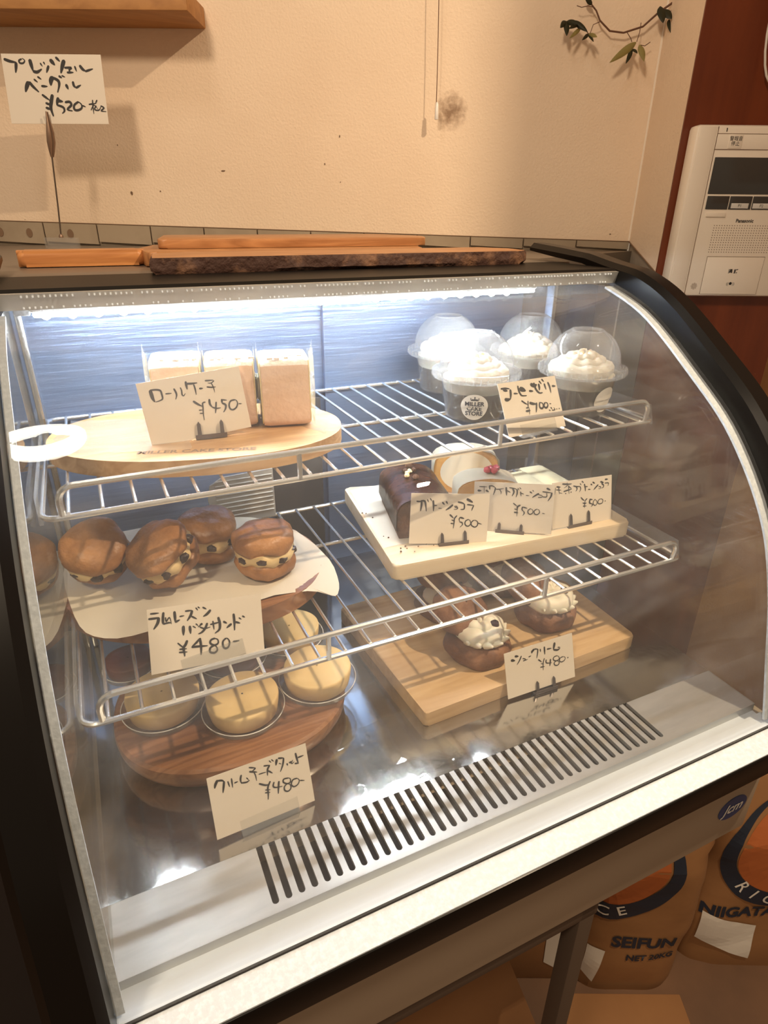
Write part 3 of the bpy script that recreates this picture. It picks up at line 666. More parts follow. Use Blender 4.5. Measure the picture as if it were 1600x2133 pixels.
# ---------------- price cards with brush writing ----------------
INK = {
 'roll': '31 114 863 116 802 119 741 129 689;16 115 869 171 861 205 836 210 774 206 708 173 688 138 680;12 246 775 301 768;16 333 828 343 771 343 722 326 665;12 395 828 400 778 396 718 407 696 428 726;21 457 902 455 786;18 462 870 508 859 562 855;13 527 838 531 763 528 678;16 572 761 604 757;13 643 866 677 859 722 853;9 728 842 697 814 664 823;12 647 766 691 747 730 742;9 697 814 709 736 710 660;19 486 585 520 531 559 481;13 597 538 570 528 563 454 552 356 549 265;10 520 430 559 424;10 521 379 562 368;19 642 568 638 494 655 438;13 655 438 690 408 735 403;15 702 506 687 415 672 337;18 763 531 758 469;12 766 524 810 504;18 762 468 789 434 781 379 754 327;15 888 486 847 480 823 423 826 358 855 336 891 364 911 422 903 475 877 494;9 922 412 952 403',
 'jelly': '22 38 899 114 895 176 878;36 72 878 131 847;31 185 857 176 778 156 690;38 67 697 102 685 151 691;18 230 780 292 768;24 321 905 320 831 330 769 356 718 433 704;54 347 846 389 828 430 800;25 497 782 559 768;45 544 898 602 867 642 879;27 603 916 608 826 628 763 665 715 715 711;31 680 882 681 822 671 769;20 700 937 730 882;20 751 966 780 916;24 779 873 790 762;27 847 889 863 807 864 688;24 910 808 968 797;18 331 624 372 577 412 539;15 436 601 423 526 411 466;16 381 477 432 478;24 367 420 439 419;11 429 463 415 350;31 459 561 506 536 560 521;24 573 539 557 459 534 369;22 634 538 615 490 619 437 654 420 680 457 676 510 643 536;22 720 517 693 475 699 433 729 417 759 452 759 499 730 520;11 798 481 825 476;15 766 363 788 353;13 803 408 821 378;11 816 353 868 349 857 393;13 898 359 908 354;16 946 360 956 353',
 'gat1': '16 71 842 107 837 142 849;22 131 860 134 782 125 653;21 142 855 175 839 189 749 197 649;12 205 879 222 828;12 240 902 261 852;22 278 858 286 762 287 656;15 297 763 330 763;9 350 710 394 706;19 396 827 424 782;19 443 845 463 800;22 530 779 489 721 446 675;10 550 751 583 751 588 729;10 558 728 596 723 582 694 545 688;18 595 837 647 821 682 793;16 678 793 678 702 634 690;28 708 897 743 869 782 835;15 716 788 799 773;13 799 773 786 715 777 669;18 501 585 548 518;15 591 564 563 507 560 416 555 314;12 528 478 562 461;13 519 410 556 405;12 636 536 623 496 633 439;18 640 530 686 508;13 633 439 663 428 669 383 641 337;13 743 491 710 463 701 405 725 360 759 366 776 417 762 474 735 491;13 811 475 783 429 789 372 831 338 864 372 865 441 834 475 807 472;10 870 418 920 398',
 'white': '12 65 901 162 902;6 123 917 128 774;25 48 822 89 819;22 152 833 183 802;19 191 928 197 851;15 188 922 229 925 267 892;15 267 892 261 832 245 747;12 275 863 320 866 372 882;10 320 860 340 814 340 766;21 401 908 412 748;13 418 844 457 811;13 442 905 491 897 537 877;19 484 885 501 826 482 741;16 537 877 543 806 531 721;9 547 902 563 861;10 569 915 589 887;13 583 833 593 743;10 592 809 626 788;10 653 766 695 763;16 699 842 726 814;9 731 874 747 845;19 809 814 773 775 734 730;10 787 800 840 780 851 781;10 805 736 849 745 855 776;13 855 854 912 846 968 838;12 860 752 909 756 905 833;22 904 923 946 896;18 968 838 961 766 928 673;13 502 597 550 540;19 590 561 558 528 557 455;9 557 455 556 331;10 521 482 564 467;16 520 415 570 406;13 618 533 617 472 641 437;15 626 527 679 507;13 641 437 646 400 629 355;12 721 504 693 465 695 410 723 388 752 421 749 476 721 502;12 797 498 769 459 775 404 806 388 835 427 828 482 797 500;9 871 420 904 413',
 'matcha': '8 52 890 41 745;20 71 906 132 889;15 109 889 102 841;12 63 844 144 823;12 105 880 113 741;8 113 770 163 749;20 166 951 246 930 315 926;12 239 961 243 902 193 862;14 262 898 285 854 315 828;17 186 785 254 801 315 809;12 262 888 273 719;15 212 741 224 729;15 300 753 315 745;15 346 876 407 849 452 850;15 391 852 407 800 384 751;12 452 850 468 788 445 724;11 456 908 475 875;15 486 951 517 916;17 529 884 544 792 545 724;12 544 822 586 816;12 594 753 632 747;17 639 862 659 838;17 670 900 704 864;18 762 823 720 772 690 729;9 773 786 808 769 797 732 770 738;20 803 883 849 864;14 853 859 827 834 857 799 850 751 823 742;20 883 921 929 917;11 880 839 941 831 934 769;15 472 600 507 544 530 520;14 576 555 545 517 538 459;11 500 471 569 458;11 515 458 553 441;14 508 401 565 394;9 534 460 535 361;20 626 530 618 453 653 426;15 622 531 668 512;14 653 426 672 397 646 363;11 714 512 684 469 684 410 711 375 741 398 745 457 714 508;11 798 501 768 472 764 414 799 392 837 409 848 466 821 501 791 497;14 884 441 894 437',
 'rum': '14 28 931 95 926;17 11 856 64 853 93 858;23 92 852 80 774 46 692;20 133 922 126 836 125 762 137 740;14 131 748 170 755 186 745;11 147 843 151 779 179 835 192 730;21 224 911 225 822 225 752;17 225 748 263 773;11 265 824 302 827;14 315 894 370 893;20 373 886 356 812 326 743;14 366 797 406 747;10 406 923 422 880;10 424 932 440 908;13 466 915 496 878;21 531 852 500 800 467 770;24 289 664 284 526;21 343 648 345 533;10 370 640 393 608;10 396 672 415 634;14 433 648 451 656 414 615;19 494 650 476 583 446 527 413 505;11 428 611 469 573 519 584;13 521 623 609 637;13 545 669 550 535;21 595 715 605 612 597 521 558 474;17 639 636 667 601;20 708 576 664 528;20 735 731 737 615 733 467;16 747 598 788 566;10 781 657 803 624;13 814 676 836 649;11 231 417 261 358 280 326;21 311 429 295 371 276 327 280 251 281 195;13 243 316 302 306;13 238 269 304 255;17 420 426 383 367 347 322;17 347 316 408 308 482 294;19 421 432 426 302 421 170;16 550 391 517 375 508 326 542 282 576 304 575 363 547 394;17 542 282 505 250 502 186 536 161 563 191 562 243 545 277;16 648 359 620 315 620 236 640 197 668 220 679 296 663 352 645 360;14 712 285 767 284',
 'tart': '24 94 918 71 865 59 812;17 97 910 134 893 153 863;19 153 863 141 785 126 697;12 187 843 196 751;13 225 868 222 723;12 246 782 279 786;16 320 866 307 806 308 743;14 308 743 358 725 389 737;9 365 795 383 747;13 406 940 466 898;13 465 892 433 867;16 403 873 473 824;10 444 835 454 779 456 690;10 488 778 560 772;13 548 881 608 858;17 604 854 579 805 569 709;14 584 777 620 717;9 608 935 624 894;9 632 940 651 897;22 684 910 667 823;16 701 920 754 895;16 754 889 735 790 701 694;7 700 836 721 811;14 778 784 783 749;13 803 789 822 778 841 806;10 816 800 828 755 854 772;17 880 901 886 806 893 716;14 858 737 894 722;14 900 817 958 819;16 476 627 531 568 568 557;16 584 598 552 516 546 419 536 324;10 523 490 574 464;12 518 446 566 425;14 620 563 606 508 625 470 694 447;17 669 546 655 452 644 356;13 764 545 721 552 712 506 747 459 780 465 786 519 765 549;13 747 459 715 427 713 364 745 331 777 363 775 422 751 457;13 851 486 810 485 787 421 810 368 852 381 874 439 855 486;10 882 431 927 403',
 'choux': '30 91 819 139 789;26 148 880 194 858;14 236 844 204 758 165 687;11 252 782 289 752 280 721;12 257 726 320 731;12 338 776 374 783;26 424 903 394 869 389 836;15 432 906 475 885;15 479 883 470 797 452 697;14 513 867 514 806;20 575 886 573 722;17 611 820 675 808;29 729 904 717 836 705 769;23 709 761 760 730 802 747;12 771 786 807 769;15 473 650 517 580;12 562 637 539 545 533 391;9 507 548 546 517;14 495 470 554 459;14 586 595 586 522 665 489;18 650 576 641 495 633 432;12 749 607 704 598 692 543 730 500 776 514 775 576 745 609;12 730 500 700 466 709 412 749 393 775 429 762 478 734 498;12 839 545 793 530 782 474 808 437 854 451 870 505 847 543;17 906 490 916 483',
 'bagel': '25 27 923 81 894 141 879;27 140 874 134 814 123 737;16 200 926 173 905 180 870 212 870 230 906 208 936;32 282 917 289 846 298 765;26 301 755 340 745 387 786;13 382 872 399 827;13 416 888 427 853;23 461 833 434 741;33 488 919 524 849;22 546 955 580 900;35 624 911 603 840 578 738;19 622 809 687 810 670 779;19 641 743 703 744;14 663 789 670 744;16 725 831 737 760;25 777 842 802 791 828 766;19 828 761 904 797;36 234 601 213 539 194 467;25 245 601 275 540 325 463;16 296 642 328 602;16 336 679 369 643;20 363 546 420 541;39 485 675 465 624 459 562;25 491 665 538 625 543 563 518 460;19 552 691 579 666;13 582 697 612 677;25 613 569 629 507;22 686 611 692 554 711 529;19 711 524 762 565;20 357 422 422 345;32 459 418 439 324 426 230 440 115;20 382 303 430 272;22 378 235 423 209;27 514 377 501 325 492 273;27 503 340 556 325;20 496 273 552 242 561 190 536 153;22 581 315 625 321 639 274 593 211 642 190;20 714 322 669 274 666 211 702 201 742 233 743 285 717 322;12 753 270 784 249;13 821 286 896 302;12 863 349 859 265 860 150;13 908 349 888 297;9 835 202 871 276 910 214;12 893 266 873 213 917 203 944 266;13 941 266 971 235 938 193 989 183',
}

def strokes(key, w, h, ysign=-1):
    bm = nb(); y = -0.00055
    for s in INK[key].split(';'):
        v = [int(q) for q in s.split()]; wd = v[0]/1000*w*0.57
        P = [Vector((v[i]/1000*w - w/2, v[i+1]/1000*h)) for i in range(1, len(v), 2)]
        # smooth the stroke
        if len(P) > 2:
            Q = []
            for i in range(len(P)-1):
                a = P[max(0, i-1)]; b = P[i]; c = P[i+1]; d = P[min(len(P)-1, i+2)]
                for k in range(4):
                    t = k/4; Q.append(0.5*((2*b)+(c-a)*t+(2*a-5*b+4*c-d)*t*t+(3*b-a-3*c+d)*t**3))
            Q.append(P[-1]); P = Q
        else: P = [P[0].lerp(P[1], k/4) for k in range(5)]
        L = []; n = len(P)
        for i, p in enumerate(P):
            d = (P[min(n-1, i+1)]-P[max(0, i-1)]); d = d.normalized() if d.length > 1e-9 else Vector((1, 0)); s2 = Vector((-d.y, d.x))
            u = i/(n-1); ww = wd*(0.62 + 0.38*math.sin(PI*min(1, u*1.15+0.1))**0.6) * (1.0 if u < 0.8 else 1.0-0.35*(u-0.8)/0.2)
            L.append((p-s2*ww, p+s2*ww))
        d0 = (P[1]-P[0]).normalized()*wd*0.5; d1 = (P[-1]-P[-2]).normalized()*wd*0.4
        vs = [bm.verts.new((P[0].x-d0.x, y, P[0].y-d0.y))]; a = [bm.verts.new((l.x, y, l.y)) for l, r in L]; b = [bm.verts.new((r.x, y, r.y)) for l, r in L]; e = bm.verts.new((P[-1].x+d1.x, y, P[-1].y+d1.y))
        for i in range(n-1): bm.faces.new((a[i], a[i+1], b[i+1], b[i]))
        bm.faces.new((vs[0], a[0], b[0])); bm.faces.new((a[-1], e, b[-1]))
        y -= 0.000004
    return bm
def price_card(key, label, pos, rz, rx, ry, w, h, holder, hx=0.0, lean_off=0.0):
    M0 = Matrix.Rotation(math.radians(rz), 4, 'Z') @ Matrix.Rotation(math.radians(rx), 4, 'X') @ Matrix.Rotation(math.radians(ry), 4, 'Y')
    t = thing('price_card', label, 'price card', pos, M0.to_euler())
    bm = nb(); box(bm, (-w/2, -0.0003, 0), (w/2, 0.0003, h)); obj('paper', bm, 'card', t, world=False, smooth=False)
    o = obj('handwriting', strokes(key, w, h), 'ink', t, world=False, smooth=False)
    return t
def clip_holder(label, pos, rz, hw, ph, base_z, m='holder', hoff=(0, 0), card_rx=-10):
    # a little metal foot: base plate, rear lip and two prongs in front of the card
    t = thing('card_holder', label, 'card holder', (pos[0], pos[1], base_z), (0, 0, math.radians(rz)))
    s = math.tan(math.radians(-card_rx))
    bm = nb(); box(bm, (-hw, -0.0030, 0.0), (hw, 0.011, 0.0010), 0.0003); obj('foot', bm, m, t, world=False)
    for x in (-hw+0.004, hw-0.004):
        bm = nb(); prism(bm, [(x-0.0020, -0.0026, 0.0005), (x+0.0020, -0.0026, 0.0005), (x+0.0016, -0.0026+s*ph*0.8, ph*0.86), (x, -0.0026+s*ph, ph), (x-0.0016, -0.0026+s*ph*0.8, ph*0.86)], (0, 0.0009, 0)); obj('prong', bm, m, t, world=False)
    bm = nb(); prism(bm, [(-hw, 0.0022, 0.0005), (hw, 0.0022, 0.0005), (hw, 0.0022+s*0.006, 0.007), (-hw, 0.0022+s*0.006, 0.007)], (0, 0.0009, 0)); obj('rear_lip', bm, m, t, world=False)
    bm = nb(); box(bm, (-hw, -0.0028, 0.0), (hw, -0.0020, 0.0042)); obj('front_lip', bm, m, t, world=False)
    return t
def acrylic_holder(label, pos, rz, rx, w, h, base_z):
    t = thing('card_holder', label, 'card holder', (pos[0], pos[1], base_z), (0, 0, math.radians(rz)))
    s = math.tan(math.radians(-rx))
    bm = nb(); box(bm, (-w/2, -0.0030, 0.0), (w/2, 0.020, 0.0012), 0.0003); obj('foot', bm, 'acrylic', t, world=False)
    bm = nb(); prism(bm, [(-w/2, -0.0030, 0.0012), (w/2, -0.0030, 0.0012), (w/2, -0.0030+s*h, h), (-w/2, -0.0030+s*h, h)], (0, 0.0009, 0)); obj('front_plate', bm, 'acrylic', t, world=False)
    bm = nb(); prism(bm, [(-w/2, 0.0020, 0.0012), (w/2, 0.0020, 0.0012), (w/2, 0.0020+s*h*1.4, h*1.4), (-w/2, 0.0020+s*h*1.4, h*1.4)], (0, 0.0009, 0)); obj('back_plate', bm, 'acrylic', t, world=False)
    return t
price_card('roll', 'white price card reading 450 yen, clipped in front of the roll cakes', (0.085, 0.585, 1.2245), -1.0, -9.6, -5.0, 0.094, 0.059, 1)
clip_holder('dark metal card foot under the 450 yen card on the round board', (0.0925, 0.5835), -4, 0.0145, 0.0165, 1.2235, card_rx=-9.6)
price_card('jelly', 'small price card reading 700 yen, leaning in front of the domed cups', (0.422, 0.5065, 1.2085), 8.7, -27.1, 1.4, 0.085, 0.057, 2)
acrylic_holder('clear card holder gripping the 700 yen card behind the upper shelf rail', (0.424, 0.5075), 8.7, -27.1, 0.052, 0.013, 1.2058)
price_card('gat1', 'price card reading 500 yen, leftmost of the three on the pale board', (0.328, 0.524, 1.0842), -15.2, -14.5, 4.4, 0.090, 0.057, 1)
clip_holder('metal card foot under the leftmost 500 yen card', (0.334, 0.5222), -12, 0.0175, 0.0150, 1.0832, card_rx=-14.5)
price_card('white', 'price card reading 500 yen, the middle one of three on the pale board', (0.41, 0.518, 1.0842), -35.1, -8.4, -2.0, 0.090, 0.059, 1)
clip_holder('metal card foot under the middle 500 yen card', (0.408, 0.5190), -35, 0.0165, 0.0125, 1.0832, card_rx=-8.4)
price_card('matcha', 'price card reading 500 yen, rightmost of the three on the pale board', (0.5, 0.5, 1.0842), -2.3, -14.3, 1.7, 0.087, 0.055, 1)
clip_holder('metal card foot under the rightmost 500 yen card', (0.4955, 0.5003), -2, 0.0170, 0.0170, 1.0832, card_rx=-14.3)
price_card('rum', 'price card reading 480 yen in thick brush strokes before the sandwich cookies', (0.048, 0.449, 1.0665), 8.9, -23.4, 9.7, 0.098, 0.054, 2)
acrylic_holder('clear card holder on the lower wire shelf gripping the thick-brushed 480 yen card', (0.052, 0.450), 8.9, -23.4, 0.055, 0.014, 1.0635)
price_card('tart', 'price card reading 480 yen standing on the case floor before the tarts', (0.069, 0.376, 0.9432), 4.2, -22.5, 2.2, 0.088, 0.054, 2)
acrylic_holder('clear card holder on the case floor gripping the 480 yen tart card', (0.072, 0.3765), 4.2, -22.5, 0.052, 0.013, 0.9387)
price_card('choux', 'price card reading 480 yen standing before the cream puffs at the case bottom', (0.392, 0.411, 0.9432), -2.0, -16.9, -1.1, 0.090, 0.053, 1)
clip_holder('metal card foot under the 480 yen cream puff card', (0.396, 0.410), -2, 0.0150, 0.0150, 0.9387, card_rx=-16.9)
# big card in the alligator clip stand
t = price_card('bagel', 'large handwritten price card reading 520 yen held up by a clip stand above the case', (0.0235, 1.228, 1.537), -21.9, -9.5, -0.6, 0.146, 0.092, 0)
t = thing('clip_stand', 'tall wire clip stand on a clear block holding the 520 yen card', 'card stand', (-0.009, 1.246, 1.3590))
bx = Matrix.Translation((-0.007, 1.243, 1.359)) @ Matrix.Rotation(-AZ, 4, 'Z')
bm = nb(); box(bm, (-0.027, -0.006, 0), (0.027, 0.006, 0.0175), 0.001, bx); obj('block', bm, 'acrylic', t)
bm = nb(); lathe(bm, [(0.0035, 0.0173), (0.0035, 0.020), (0.0015, 0.023)], 12); bm.transform(bx); obj('socket', bm, 'clip', t)
bm = nb(); tube(bm, [(-0.007, 1.243, 1.378), (-0.003, 1.239, 1.42), (0.003, 1.232, 1.497)], 0.0012, 8); obj('rod', bm, 'stand_metal', t)
cj = [((0.003, 1.232, 1.492), 0.0022), ((0.004, 1.231, 1.500), 0.0042), ((0.0055, 1.2295, 1.512), 0.0062), ((0.0068, 1.2285, 1.525), 0.0055), ((0.0072, 1.2275, 1.540), 0.0028), ((0.0074, 1.227, 1.552), 0.0016)]
for dy in (-0.0055, 0.0055):
    bm = nb(); tube(bm, [bd(Vector(p).dot(B), Vector(p).dot(A)+dy*(0.15+0.85*min(1, r/0.006)), p[2]) for p, r in cj], [r*0.62 for p, r in cj], 10); obj('jaw', bm, 'clip', t)

# ---------------- upper shelf ----------------
ZU = 1.2072
def oval(cx, cy, a, b, rot, n=64, pw=2.0):
    out = []
    for k in range(n):
        t = 2*PI*k/n; c, s = math.cos(t), math.sin(t)
        x = a*math.copysign(abs(c)**(2/pw), c); y = b*math.copysign(abs(s)**(2/pw), s)
        out.append((cx+x*math.cos(rot)-y*math.sin(rot), cy+x*math.sin(rot)+y*math.cos(rot)))
    return out
bm = slab(oval(0.088, 0.617, 0.141, 0.088, math.radians(-14), pw=2.2), ZU, 1.2225, 0.003)
t = obj('round_board', bm, 'board_oak'); tag(t, 'light oval wooden board under the roll cakes, stamped with black letters at its front rim', 'serving board')
RB = t
bm = text_bm('MILLER CAKE STORE', 0.0115, Matrix.Translation((0.0735, 0.5535, 1.2228)) @ Matrix.Rotation(math.radians(-17.5), 4, 'Z') @ Matrix.Diagonal((1, 0.9, 1, 1)), bold=0.0003)
obj('stamped_lettering', bm, 'ink_line', RB, smooth=False)
# wrinkled clear sheets under the cakes
def film_sheet(name, c, w, d, rot, z, label, amp=0.0015, m='film'):
    g = []
    for i in range(15):
        row = []
        for j in range(15):
            u = (i/14-0.5)*w; v = (j/14-0.5)*d; e = 1+0.08*noise.noise(Vector((i*.9, j*.9, w*40)))
            u *= e; v *= e
            x = c[0]+u*math.cos(rot)-v*math.sin(rot); y = c[1]+u*math.sin(rot)+v*math.cos(rot)
            row.append((x, y, z+0.0004+amp*abs(noise.noise(Vector((x*60, y*60, 3.1))))))
        g.append(row)
    bm = nb(); sheet(bm, g); o = obj(name, bm, m, smooth=True); return tag(o, label, 'film')
film_sheet('cake_film', (0.020, 0.625), 0.13, 0.10, -0.3, 1.2226, 'crinkled clear film spread on the left half of the round board')
film_sheet('cake_film', (0.196, 0.597), 0.035, 0.085, 0.35, 1.2226, 'crinkled clear film under the rightmost roll cake slice', 0.003)
def roll_slice(x, y, rz, w, d, h, label):
    t = thing('roll_cake', label, 'cake', (x, y, 1.2238), (0, 0, rz), 'roll cake slices on the upper shelf')
    # outline of the roll (depth x height), rounded corners
    O = []
    for (cy, cz, a0) in ((d/2-0.012, 0.012, -90), (d/2-0.012, h-0.012, 0), (-d/2+0.009, h-0.009, 90), (-d/2+0.009, 0.009, 180)):
        r = 0.012 if cy > 0 else 0.009
        for k in range(6): a = math.radians(a0+18*k); O.append((cy+r*math.cos(a), cz+r*math.sin(a)))
    def ring(bm, x, s, dz=0): return [bm.verts.new((x + 0.0006*noise.noise(Vector((p[0]*90, p[1]*90, x*50))), p[0]*s, h/2+(p[1]-h/2)*s)) for p in O]
    bm = nb(); N = 8; R = []
    for i in range(N+1):
        u = i/N; s = 1.0 if 0 < i < N else 0.975
        R.append(ring(bm, -w/2+w*u, s))
    for a, b in zip(R, R[1:]):
        for j in range(len(O)):
            f = bm.faces.new((a[j], a[(j+1) % len(O)], b[(j+1) % len(O)], b[j]))
            zc = sum(v.co.z for v in f.verts)/4
            if zc > h-0.0075: f.material_index = 1
    obj('sponge', bm, ['sponge_skin', 'sugar'], t, world=False, angle=60)
    for sx in (-1, 1):
        bm = nb(); P = [(sx*w*0.5, p[0]*0.94, h/2+(p[1]-h/2)*0.94) for p in O]; prism(bm, P, (sx*0.0012, 0, 0)); obj('cut_face', bm, 'sponge_cut', t, world=False)
        bm = nb(); sp = []
        for k in range(40):
            a = k*0.38; r = 0.003+0.00042*k*(d*9); sp.append((sx*(w*0.5+0.0012), r*math.cos(a), h/2+r*1.15*math.sin(a)))
        tube(bm, sp, 0.0026, 6); obj('cream_swirl', bm, 'cream', t, world=False)
        bm = nb(); x = sx*(w*0.5+0.0042); lean = sx*0.0015
        g = [[(x, -d/2-0.002, 0.001), (x+lean*0.3, -d*0.1, 0.001), (x, d/2, 0.001)], [(x+lean, -d/2-0.001, h*0.55), (x+lean*0.5, 0, h*0.55), (x, d/2, h*0.55)], [(x+lean, -d/2+0.006, h+0.001), (x, -d*0.15, h+0.004), (x, d/2-0.01, h+0.001)]]
        sheet(bm, g); add(bm, [(x+lean, -d/2+0.006, h+0.001), (x+lean*0.5, -d/2+0.010, h+0.017), (x, -d*0.15, h+0.004)], [(0, 1, 2)])
        obj('film_wrap', bm, 'film', t, world=False)
    bm = nb()
    for i in range(26):
        px = -w/2+0.003+random.random()*(w-0.006); py = -d/2+0.002+random.random()*0.02
        box(bm, (px, py, h-0.001), (px+0.003+random.random()*0.004, py+0.0015, h+0.0007+random.random()*0.0006), 0.0003, mi=0, seg=1)
    o = obj('sugar_dusting', bm, 'sugar', t, world=False); o['kind'] = 'stuff'
    return t
roll_slice(0.1745, 0.6115, math.radians(-12), 0.046, 0.058, 0.068, 'rightmost roll cake slice, its sponge front uncovered by the card')
roll_slice(0.1250, 0.6290, math.radians(-12), 0.044, 0.058, 0.068, 'middle roll cake slice, half hidden by the 450 yen card')
roll_slice(0.0755, 0.6430, math.radians(-10), 0.044, 0.058, 0.068, 'leftmost roll cake slice behind the 450 yen card')

# domed coffee jelly cups
def jelly_cup(x, y, label, sticker=None, plain=None):
    z0 = 1.2058
    t = thing('dessert_cup', label, 'dessert cup', (x, y, z0), (0, 0, 0), 'domed cream-topped dessert cups on the upper shelf')
    bm = nb(); lathe(bm, [(0.0300, 0.0), (0.0330, 0.0015), (0.0345, 0.012), (0.0375, 0.034), (0.0400, 0.046), (0.0440, 0.0472), (0.0440, 0.0478), (0.0392, 0.0466), (0.0366, 0.034), (0.0336, 0.012), (0.0320, 0.0025)], 48, capb=True, capt=True); obj('cup', bm, 'cup', t, world=False)
    bm = nb(); lathe(bm, [(0.0305, 0.003), (0.0325, 0.012), (0.0350, 0.030), (0.0352, 0.0315)], 40); obj('jelly', bm, 'jelly', t, world=False)
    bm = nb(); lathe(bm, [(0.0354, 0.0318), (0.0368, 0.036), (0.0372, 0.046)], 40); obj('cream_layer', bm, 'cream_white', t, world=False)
    bm = nb()
    P = []; rr = []
    lathe(bm, [(0.034, 0.045), (0.031, 0.050), (0.018, 0.057), (0.004, 0.062)], 36)
    for k in range(220):
        u = k/219; a = u*2*PI*3.1 + x*40; r = 0.0290*(1-u)**0.8+0.0015; P.append((r*math.cos(a), r*math.sin(a), 0.0485+0.0200*u)); rr.append(0.0068*(1-u)**0.4+0.0026 + 0.0011*math.sin(k*0.8))
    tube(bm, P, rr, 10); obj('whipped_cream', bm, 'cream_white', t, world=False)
    for k in range(5):
        a = k*1.3+x*9; bm = nb(); lathe(bm, [(0.001, 0), (0.0026, 0.0015), (0.0018, 0.0035), (0.0005, 0.004)], 7, c=(0.006*math.cos(a), 0.006*math.sin(a), 0.0655+0.0016*(k % 3)), jit=(0.0007, 300, (k, x, y))); obj('nut_crumb', bm, 'sponge_cut', t, world=False)
    prof = [(0.0440, 0.0462), (0.0492, 0.0465), (0.0502, 0.0490), (0.0500, 0.0545), (0.0478, 0.0555), (0.0440, 0.0556), (0.0425, 0.0580)]
    for k in range(13):
        a = math.radians(k*5.3); prof.append((0.0418*math.cos(a)+0.0, 0.0585+0.0405*math.sin(a)))
    prof += [(0.0180, 0.0955), (0.0165, 0.0935), (0.0150, 0.0930)]
    bm = nb(); lathe(bm, prof, 56, capb=False, capt=False); obj('dome_lid', bm, 'dome', t, world=False)
    bm = nb()
    for k in range(40):
        a = 2*PI*k/40; tube(bm, [(0.0505*math.cos(a), 0.0505*math.sin(a), 0.048), (0.0503*math.cos(a), 0.0503*math.sin(a), 0.0535)], 0.0006, 5)
    o = obj('lid_ribs', bm, 'acrylic', t, world=False); o['kind'] = 'stuff'
    if sticker is not None:
        ang, zc, r0 = sticker
        def wrap(v, dr=0.0003):
            r = 0.0353+dr+0.05*(0+v.y)*0.0 + (0.0005 if v.y < 0 else 0.0014)*1.0 + v.y*0.13
            a = ang + v.x/0.036; return (r*math.cos(a), r*math.sin(a), zc+v.y)
        bm = nb(); c = bm.verts.new(wrap(Vector((0, 0, 0)))); rings = []
        for q in range(1, 5):
            rings.append([bm.verts.new(wrap(Vector((r0*q/4*math.cos(2*PI*k/40), r0*q/4*math.sin(2*PI*k/40), 0)))) for k in range(40)])
        for k in range(40):
            bm.faces.new((c, rings[0][k], rings[0][(k+1) % 40]))
            for q in range(3): bm.faces.new((rings[q][k], rings[q+1][k], rings[q+1][(k+1) % 40], rings[q][(k+1) % 40]))
        s = obj('sticker', bm, 'print_white', t, world=False)
        if not plain:
            bm = text_bm('MILLER\nCAKE\nSTORE', 0.0066, Matrix.Identity(4), space=0.86, bend=lambda v: wrap(Vector((v.x, v.y-0.0018, 0)), 0.0006), bold=0.00022)
            obj('lettering', bm, 'print_navy', s, world=False, smooth=False)
            bm = nb()
            for (a0, a1, b0, b1) in ((-0.0040, 0.0040, 0.0078, 0.0088), (-0.0032, 0.0032, 0.0088, 0.0098), (-0.0006, 0.0006, 0.0098, 0.0125), (-0.0045, -0.0037, 0.0088, 0.0112), (0.0037, 0.0045, 0.0088, 0.0112)):
                q = [bm.verts.new(wrap(Vector(p), 0.0006)) for p in ((a0, b0, 0), (a1, b0, 0), (a1, b1, 0), (a0, b1, 0))]; bm.faces.new(q)
            obj('stamp_mark', bm, 'print_navy', s, world=False, smooth=False)
    return t
jelly_cup(0.3955, 0.594, 'front left domed cup with a round white lettered sticker', (math.atan2(-0.594, -0.3955)+0.02, 0.0195, 0.0150))
jelly_cup(0.5200, 0.560, 'front right domed cup beside the 700 yen card, blank sticker on its right', (math.atan2(-0.56, -0.52)+0.95, 0.0215, 0.0150), True)
jelly_cup(0.4260, 0.713, 'rear left domed cup behind the stickered one')
jelly_cup(0.5330, 0.678, 'rear right domed cup in the back row')

# ---------------- lower wire shelf ----------------
ZM = 1.0642
bm = slab(oval(0.064, 0.588, 0.128, 0.098, math.radians(-9), pw=2.3), ZM, 1.0815, 0.004)
t = obj('serving_board', bm, 'board_walnut'); tag(t, 'oval reddish-brown wooden board under the parchment of the sandwich cookies', 'serving board')
C0 = [(-0.056, 0.690), (-0.055, 0.548), (-0.022, 0.500), (0.060, 0.500), (0.155, 0.503), (0.182, 0.490), (0.196, 0.551), (0.176, 0.641), (0.135, 0.700), (0.04, 0.722)]
C1 = []
for i in range(len(C0)):
    a, b, c, d = [Vector(C0[(i+q) % len(C0)]) for q in (-1, 0, 1, 2)]
    for k in range(5):
        t = k/5; C1.append((0.5*((2*b)+(c-a)*t+(2*a-5*b+4*c-d)*t*t+(3*b-a-3*c+d)*t**3))[:])
cc = Vector((0.07, 0.61)); R = []
for i in range(9):
    s = i/8; row = []
    for a in C1:
        if True:
            p = cc.lerp(Vector(a), s)
            dx = Vector((p.x-0.064, p.y-0.588)); q = (dx.x/0.128)**2+(dx.y/0.098)**2
            droop = max(0, q-0.98)*0.010
            row.append((p.x, p.y, 1.0822 + 0.0028*abs(noise.noise(Vector((p.x*26, p.y*26, 4.4))))*(0.4+s) - min(droop, 0.006)))
    R.append(row)
bm = nb(); vs = [[bm.verts.new(p) for p in r] for r in R[1:]]; c0 = bm.verts.new(R[0][0]); n = len(vs[0])
for j in range(n): bm.faces.new((c0, vs[0][j], vs[0][(j+1) % n]))
for a, b in zip(vs, vs[1:]):
    for j in range(n): bm.faces.new((a[j], b[j], b[(j+1) % n], a[(j+1) % n]))
t = obj('parchment_sheet', bm, 'parchment', smooth=True, angle=80); tag(t, 'off-white baking parchment spread on the oval board under the sandwich cookies', 'paper')
